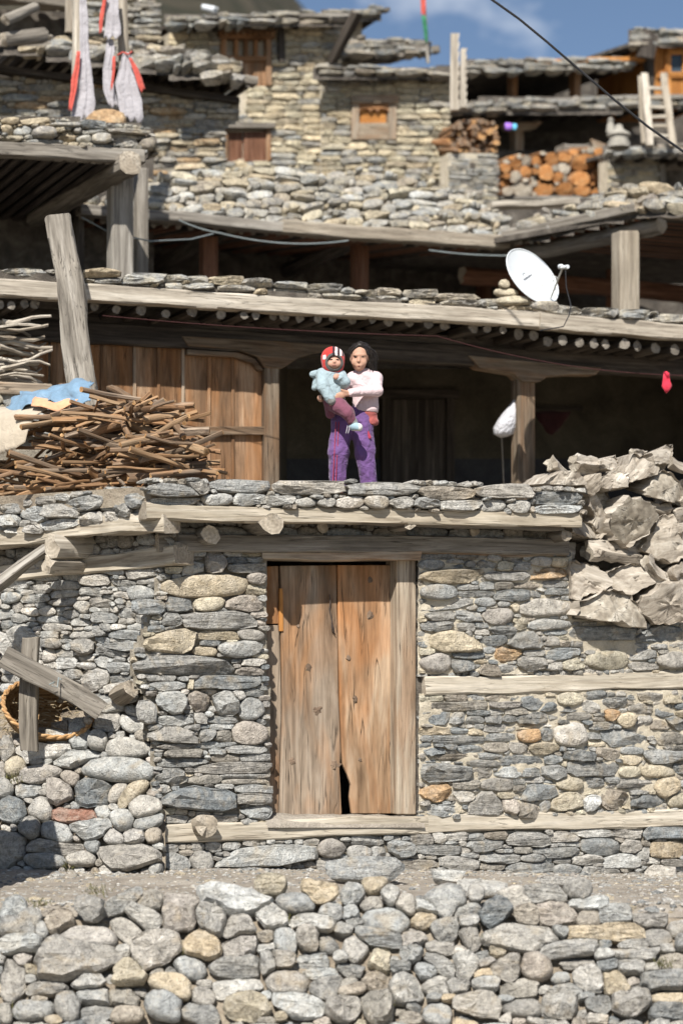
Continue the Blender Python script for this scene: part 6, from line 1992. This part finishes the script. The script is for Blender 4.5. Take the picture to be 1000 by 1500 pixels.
M_skin = mat_plain('skin', (.43, .25, .175), .6, 0, .06)
M_skin.node_tree.nodes['Principled BSDF'].inputs['Subsurface Weight'].default_value = .06
M_skin2 = mat_plain('toddler_skin', (.47, .27, .20), .6, 0, .06)
M_hair = mat_wood('black_hair', (.008, .006, .005), (.02, .015, .012), (.055, .042, .034), grain=60, rough=.42, crack=0)
M_sweat = mat_cloth('pink_sweater', (.60, .465, .475), .95, 120, .12, .05)
M_trs = mat_cloth('purple_trousers', (.125, .062, .185), .8, 300, .2, .07)
M_hem = mat_cloth('patterned_shirt', (.34, .09, .08), .9, 200, .3)
M_eye = mat_plain('eye_dark', (.012, .01, .01), .25)
M_lip = mat_plain('lips', (.20, .07, .06), .6)
M_pinkpipe = mat_cloth('pink_piping', (.30, .035, .07), .9)
M_shoe = mat_plain('red_slipper', (.45, .05, .06), .7)

feet = P(516, 970 - (TZ - CZ) * FPX / 19.0, 1.0); feet.z = TZ
girl = empty('person', feet, 'girl in pale pink sweater and purple trousers standing on the terrace edge carrying a toddler', 'person')
G0 = feet
fz = 1.236
body = [('e', (.068, -.02, fz + .035), (.082, .095, .105)), ('e', (.060, -.055, fz - .035), (.064, .055, .075)), ('c', (.056, -.075, fz - .085), (.058, -.06, fz - .06), .026, .04),
        ('c', (.058, -.112, fz + .0), (.056, -.118, fz - .028), .008, .0125), ('e', (.022, -.084, fz - .035), (.032, .024, .032)), ('e', (.096, -.084, fz - .035), (.032, .024, .032)),
        ('e', (.058, -.104, fz + .028), (.05, .016, .012)), ('c', (.042, -.100, fz - .066), (.074, -.100, fz - .066), .010, .010),
        ('e', (.149, -.0, fz - .0), (.012, .02, .03)), ('e', (-.013, -.0, fz - .0), (.012, .02, .03)),
        ('c', (.07, .0, fz - .07), (.09, .02, 1.06), .043, .05), ('c', (.10, .03, 1.04), (.10, .03, .74), .075, .075, .7), ('c', (-.07, .02, .68), (-.125, -.01, .40), .07, .055), ('c', (-.125, -.01, .40), (-.137, .0, .06), .055, .04), ('c', (.075, .02, .68), (.11, -.01, .40), .07, .055), ('c', (.11, -.01, .40), (.158, .0, .06), .055, .04),
        ('c', (.215, .01, 1.05), (.21, -.1, .94), .034, .032), ('c', (.21, -.1, .94), (-.03, -.24, .90), .031, .026), ('c', (-.0, .02, 1.06), (-.2, -.02, .92), .045, .035), ('c', (-.2, -.02, .92), (-.27, -.14, .87), .032, .026),
        # near hand: palm and five fingers closing under the toddler
        ('c', (-.035, -.245, .90), (-.09, -.262, .885), .028, .026, .7), ('c', (-.085, -.268, .905), (-.14, -.272, .89), .0095, .008), ('c', (-.09, -.270, .89), (-.155, -.272, .868), .010, .008), ('c', (-.09, -.268, .875), (-.15, -.268, .85), .0095, .008),
        ('c', (-.085, -.262, .862), (-.13, -.262, .838), .009, .007), ('c', (-.05, -.265, .91), (-.10, -.285, .925), .011, .009),
        # far hand round the toddler's back
        ('c', (-.27, -.14, .87), (-.295, -.18, .865), .026, .024), ('c', (-.295, -.18, .88), (-.28, -.225, .88), .01, .008), ('c', (-.298, -.18, .865), (-.283, -.23, .862), .01, .008), ('c', (-.298, -.18, .85), (-.283, -.225, .845), .01, .008), ('c', (-.29, -.175, .838), (-.275, -.215, .83), .009, .007), ('c', (-.27, -.16, .89), (-.25, -.2, .905), .01, .008),
        ('c', (-.125, -.02, .03), (-.13, -.12, .025), .035, .03), ('c', (.155, -.02, .03), (.175, -.12, .025), .035, .03)]
figure('body', body, M_skin, girl, G0, .0065, .016)
for ex in (.031, .087):
    figure('eye', [('e', (ex, -.105, fz + .012), (.019, .010, .0055))], M_eye, girl, G0, .0025, .002)
    figure('eyebrow', [('c', (ex - .017, -.104, fz + .037), (ex + .017, -.104, fz + .038), .003, .0025)], M_hair, girl, G0, .0025, .002)
figure('mouth', [('c', (.040, -.104, fz - .070), (.058, -.108, fz - .072), .005, .006), ('c', (.058, -.108, fz - .072), (.076, -.104, fz - .070), .006, .005)], M_lip, girl, G0, .003, .004)
hair = [('e', (.075, .02, fz + .055), (.099, .105, .113)), ('c', (.13, .03, fz + .03), (.170, .05, fz - .06), .055, .036), ('c', (.165, .05, fz - .04), (.205, .05, fz - .12), .032, .012),
        ('c', (-.005, .01, fz + .06), (-.016, .0, fz - .02), .026, .012), ('c', (.07, -.075, fz + .125), (.134, -.075, fz + .04), .024, .013), ('c', (.05, -.075, fz + .125), (-.008, -.065, fz + .05), .022, .012)]
figure('hair', hair, M_hair, girl, G0, .006, .018, wrinkle=.0035, wseed=3, sub=[('e', (.058, -.085, fz - .04), (.066, .06, .105))])
# loose strands that break the outline of the hair
hs = random.Random(19)
sv, sf = [], []
for q in range(420):
    a0 = hs.uniform(-.2, 3.4)
    side = hs.choice((1, 1, 1, -1))
    ht = Vector((.075, .02, fz + .055))
    a_el = hs.uniform(.3, 1.2)
    p0_ = ht + Vector((.102 * math.cos(a_el) * side * abs(math.cos(a0)) , -.09 * math.sin(a0) * math.cos(a_el) * .8, .115 * math.sin(a_el)))
    reach = hs.uniform(.08, .25) if side > 0 else hs.uniform(.04, .10)
    p2_ = p0_ + Vector((side * hs.uniform(.0, .07 if side > 0 else .012), hs.uniform(-.02, .05), -reach))
    p1_ = p0_.lerp(p2_, .5) + Vector((side * hs.uniform(.005, .04), hs.uniform(-.02, .02), hs.uniform(.0, .03)))
    n0 = len(sv)
    for i in range(7):
        t_ = i / 6
        c_ = p0_ * (1 - t_) ** 2 + p1_ * (2 * t_ * (1 - t_)) + p2_ * t_ ** 2
        w_ = .0036 * (1 - .7 * t_)
        sv += [c_ + Vector((-w_, 0, 0)), c_ + Vector((0, -w_, 0)), c_ + Vector((w_, w_ * .5, 0))]
    for i in range(6):
        for j in range(3):
            a_, b_ = n0 + i * 3 + j, n0 + i * 3 + (j + 1) % 3
            sf.append((a_, b_, b_ + 3, a_ + 3))
link('hair_strands', mesh('hair_strands', sv, sf, M_hair, None, True), Matrix.Translation(G0), girl)['kind'] = 'stuff'
sweater = [('c', (.105, .02, 1.045), (.12, .0, .80), .115, .118, .72), ('c', (.01, .02, 1.065), (.20, .02, 1.065), .062, .066), ('c', (.222, .01, 1.06), (.218, -.10, .94), .056, .05), ('c', (.218, -.10, .94), (-.02, -.235, .905), .05, .038),
           ('c', (.0, .02, 1.06), (-.18, -.02, .93), .06, .048), ('c', (-.18, -.02, .93), (-.25, -.12, .88), .045, .038), ('c', (.08, .01, 1.10), (.085, .01, 1.12), .058, .052)]
figure('sweater', sweater, M_sweat, girl, G0, .007, .03, cut=lambda X, Y, Zz: .765 - Zz - X * .05, folds=.006, wseed=1)
figure('shirt_hem', [('c', (.10, .01, .85), (.135, .0, .66), .105, .10, .75)], M_hem, girl, G0, .008, .02, cut=lambda X, Y, Zz: np.maximum(.64 + (X < .08) * .05 - Zz, Zz - .8), wrinkle=.004, wseed=5)
trs = [('c', (-.05, .01, .70), (.06, .01, .70), .125, .125, .8), ('c', (-.09, .0, .66), (-.125, -.02, .40), .105, .092), ('c', (-.125, -.02, .40), (-.137, -.01, .06), .092, .072), ('c', (.085, .0, .66), (.11, -.02, .40), .105, .09), ('c', (.11, -.02, .40), (.16, -.01, .05), .09, .068)]
figure('trousers', trs, M_trs, girl, G0, .008, .03, cut=lambda X, Y, Zz: np.maximum(.025 - Zz, Zz - .80), folds=.011, wseed=2)
for dx in (0, .026):
    tube('side_stripe', [G0 + Vector((-.150 + dx - .028 * s_, -.112 + .008 * abs(s_ - .5), .66 - .58 * s_)) for s_ in [i / 8 for i in range(9)]], .0045, M_pinkpipe, girl)
for x0, x1 in ((-.165, -.14), (.125, .155)):
    figure('pocket', [('c', (x0 + (.02 if x0 < 0 else 0), -.085, .62), (x1, -.097, .52), .006, .016, .6)], M_pinkpipe, girl, G0, .005, .004)
for x_ in (-.13, .17):
    figure('slipper', [('c', (x_, -.02, .032), (x_ + .005, -.14, .026), .042, .036)], M_shoe, girl, G0, .007, .01, cut=lambda X, Y, Zz: .002 - Zz)

# toddler on her arm
M_jack = mat_cloth('pale_blue_jacket', (.28, .355, .385), .9, 220, .14, .06)
M_mpant = mat_cloth('maroon_pants', (.16, .055, .085), .9, 240, .12, .04)
M_hat = mat_cloth('knit_hat', None, .95, 200, .1, .02)
M_bshoe = mat_cloth('toddler_shoe', None, .7, 300, .05, .01)
M_cuff = mat_cloth('grey_cuff', (.2, .2, .19), .9)
tbase = feet + Vector((-.13, -.2, .55))
tod = empty('person', tbase, 'toddler in red striped knit hat and pale blue jacket carried on the girl\'s arm', 'person')
T0 = feet
hx, hy, hz = -.165, -.20, 1.185
tb = [('e', (hx - .01, hy + .02, hz + .03), (.082, .085, .085)), ('e', (hx, hy - .045, hz - .015), (.062, .045, .058)), ('e', (hx - .03, hy - .07, hz - .025), (.028, .02, .024)), ('e', (hx + .03, hy - .07, hz - .025), (.028, .02, .024)),
      ('e', (hx + .003, hy - .092, hz - .008), (.012, .014, .012)), ('c', (hx, hy, hz - .05), (hx - .02, hy + .02, 1.08), .035, .045), ('c', (-.19, -.17, 1.05), (-.17, -.17, .84), .075, .075),
      ('c', (-.27, -.19, 1.07), (-.26, -.26, .95), .035, .03), ('c', (-.26, -.26, .95), (-.195, -.285, .84), .03, .022), ('c', (-.195, -.283, .84), (-.18, -.265, .81), .022, .018),
      ('c', (-.185, -.262, .812), (-.17, -.268, .785), .0075, .006), ('c', (-.178, -.258, .806), (-.16, -.262, .782), .0075, .006), ('c', (-.192, -.262, .814), (-.186, -.272, .785), .0075, .006), ('c', (-.198, -.258, .816), (-.2, -.268, .79), .007, .006), ('c', (-.175, -.25, .82), (-.155, -.255, .808), .0075, .006),
      ('c', (-.11, -.18, 1.06), (-.08, -.24, 1.0), .032, .03), ('c', (-.08, -.24, 1.0), (-.135, -.285, 1.035), .028, .022), ('e', (-.147, -.292, 1.043), (.026, .018, .022)),
      ('c', (-.155, -.305, 1.055), (-.165, -.308, 1.035), .0085, .007), ('c', (-.145, -.308, 1.058), (-.153, -.312, 1.035), .0085, .007), ('c', (-.135, -.306, 1.056), (-.14, -.31, 1.034), .0085, .007), ('c', (-.126, -.30, 1.052), (-.128, -.306, 1.034), .008, .006), ('c', (-.165, -.295, 1.03), (-.15, -.305, 1.022), .008, .007),
      ('c', (-.15, -.2, .82), (-.04, -.30, .70), .05, .04), ('c', (-.04, -.30, .70), (.015, -.27, .61), .035, .03)]
figure('body', tb, M_skin2, tod, T0, .006, .014)
for ex in (-.026, .03):
    figure('eye', [('e', (hx + ex, hy - .083, hz + .012), (.015, .008, .0055))], M_eye, tod, T0, .002, .002)
figure('mouth', [('c', (hx - .013, hy - .088, hz - .042), (hx + .015, hy - .088, hz - .042), .0045, .0045)], M_lip, tod, T0, .0025, .002)


def hatcol(x, y, z):
    a = (x - hx) / .11
    if z > hz + .045:
        for c_, w, q in ((-.05, .10, (.02, .015, .02)), (.16, .09, (.75, .7, .68)), (.36, .09, (.02, .015, .02)), (.55, .08, (.75, .7, .68)), (.72, .07, (.02, .015, .02))):
            if abs(a - c_) < w: return q
    d = ((x - hx) / .072) ** 2 + ((z - hz + .012) / .074) ** 2
    if d < 1.32 and y < hy - .02: return (.09, .085, .08)
    if abs((x - hx + .088)) < .014 and abs(z - hz - .035) < .02 and y < hy: return (.7, .65, .62)
    return (.5, .035, .03)


figure('knit_hat', [('e', (hx - .012, hy + .015, hz + .035), (.108, .108, .108)), ('e', (hx - .01, hy - .01, hz - .02), (.100, .090, .098))], M_hat, tod, T0, .005, .02,
       sub=[('c', (hx + .003, hy - .2, hz - .012), (hx + .003, hy - .05, hz - .012), .066, .06)], colfn=hatcol)
jk = [('c', (-.19, -.17, 1.06), (-.165, -.18, .86), .10, .098), ('c', (-.272, -.20, 1.075), (-.262, -.27, .955), .06, .056), ('c', (-.262, -.27, .955), (-.200, -.285, .85), .054, .046), ('c', (-.11, -.18, 1.07), (-.075, -.24, 1.0), .055, .055), ('c', (-.075, -.24, 1.0), (-.115, -.275, 1.03), .05, .038),
      ('c', (-.25, -.11, 1.09), (-.36, -.13, 1.085), .055, .03), ('c', (-.30, -.10, 1.06), (-.34, -.10, .97), .05, .03)]
figure('jacket', jk, M_jack, tod, T0, .0065, .009, folds=.007, wseed=4, cut=lambda X, Y, Zz: .80 - Zz)
figure('cuff', [('c', (-.196, -.286, .842), (-.189, -.287, .826), .045, .04)], M_cuff, tod, T0, .006, .01)
figure('pants', [('c', (-.17, -.18, .84), (-.13, -.22, .80), .09, .075), ('c', (-.14, -.22, .80), (-.045, -.30, .72), .075, .06), ('c', (-.045, -.30, .72), (-.01, -.285, .655), .055, .045), ('c', (-.19, -.14, .82), (-.2, -.10, .74), .07, .05)], M_mpant, tod, T0, .007, .02, folds=.009, wseed=6)
figure('cuff', [('c', (-.005, -.283, .65), (.012, -.275, .625), .042, .038)], M_cuff, tod, T0, .006, .01)
figure('shoe', [('c', (.005, -.27, .60), (.055, -.32, .585), .042, .036)], M_bshoe, tod, T0, .006, .01, cut=lambda X, Y, Zz: .552 - Zz,
       colfn=lambda x, y, z: (.6, .6, .58) if x > .05 or z < .562 else (.28, .40, .46))
for dx in (0, .02):
    tube('shoe_lace', [T0 + Vector((-.045 + dx, -.31, .60)), T0 + Vector((-.052 + dx, -.32, .56)), T0 + Vector((-.06 + dx, -.32, .53))], .004, M_white, tod)
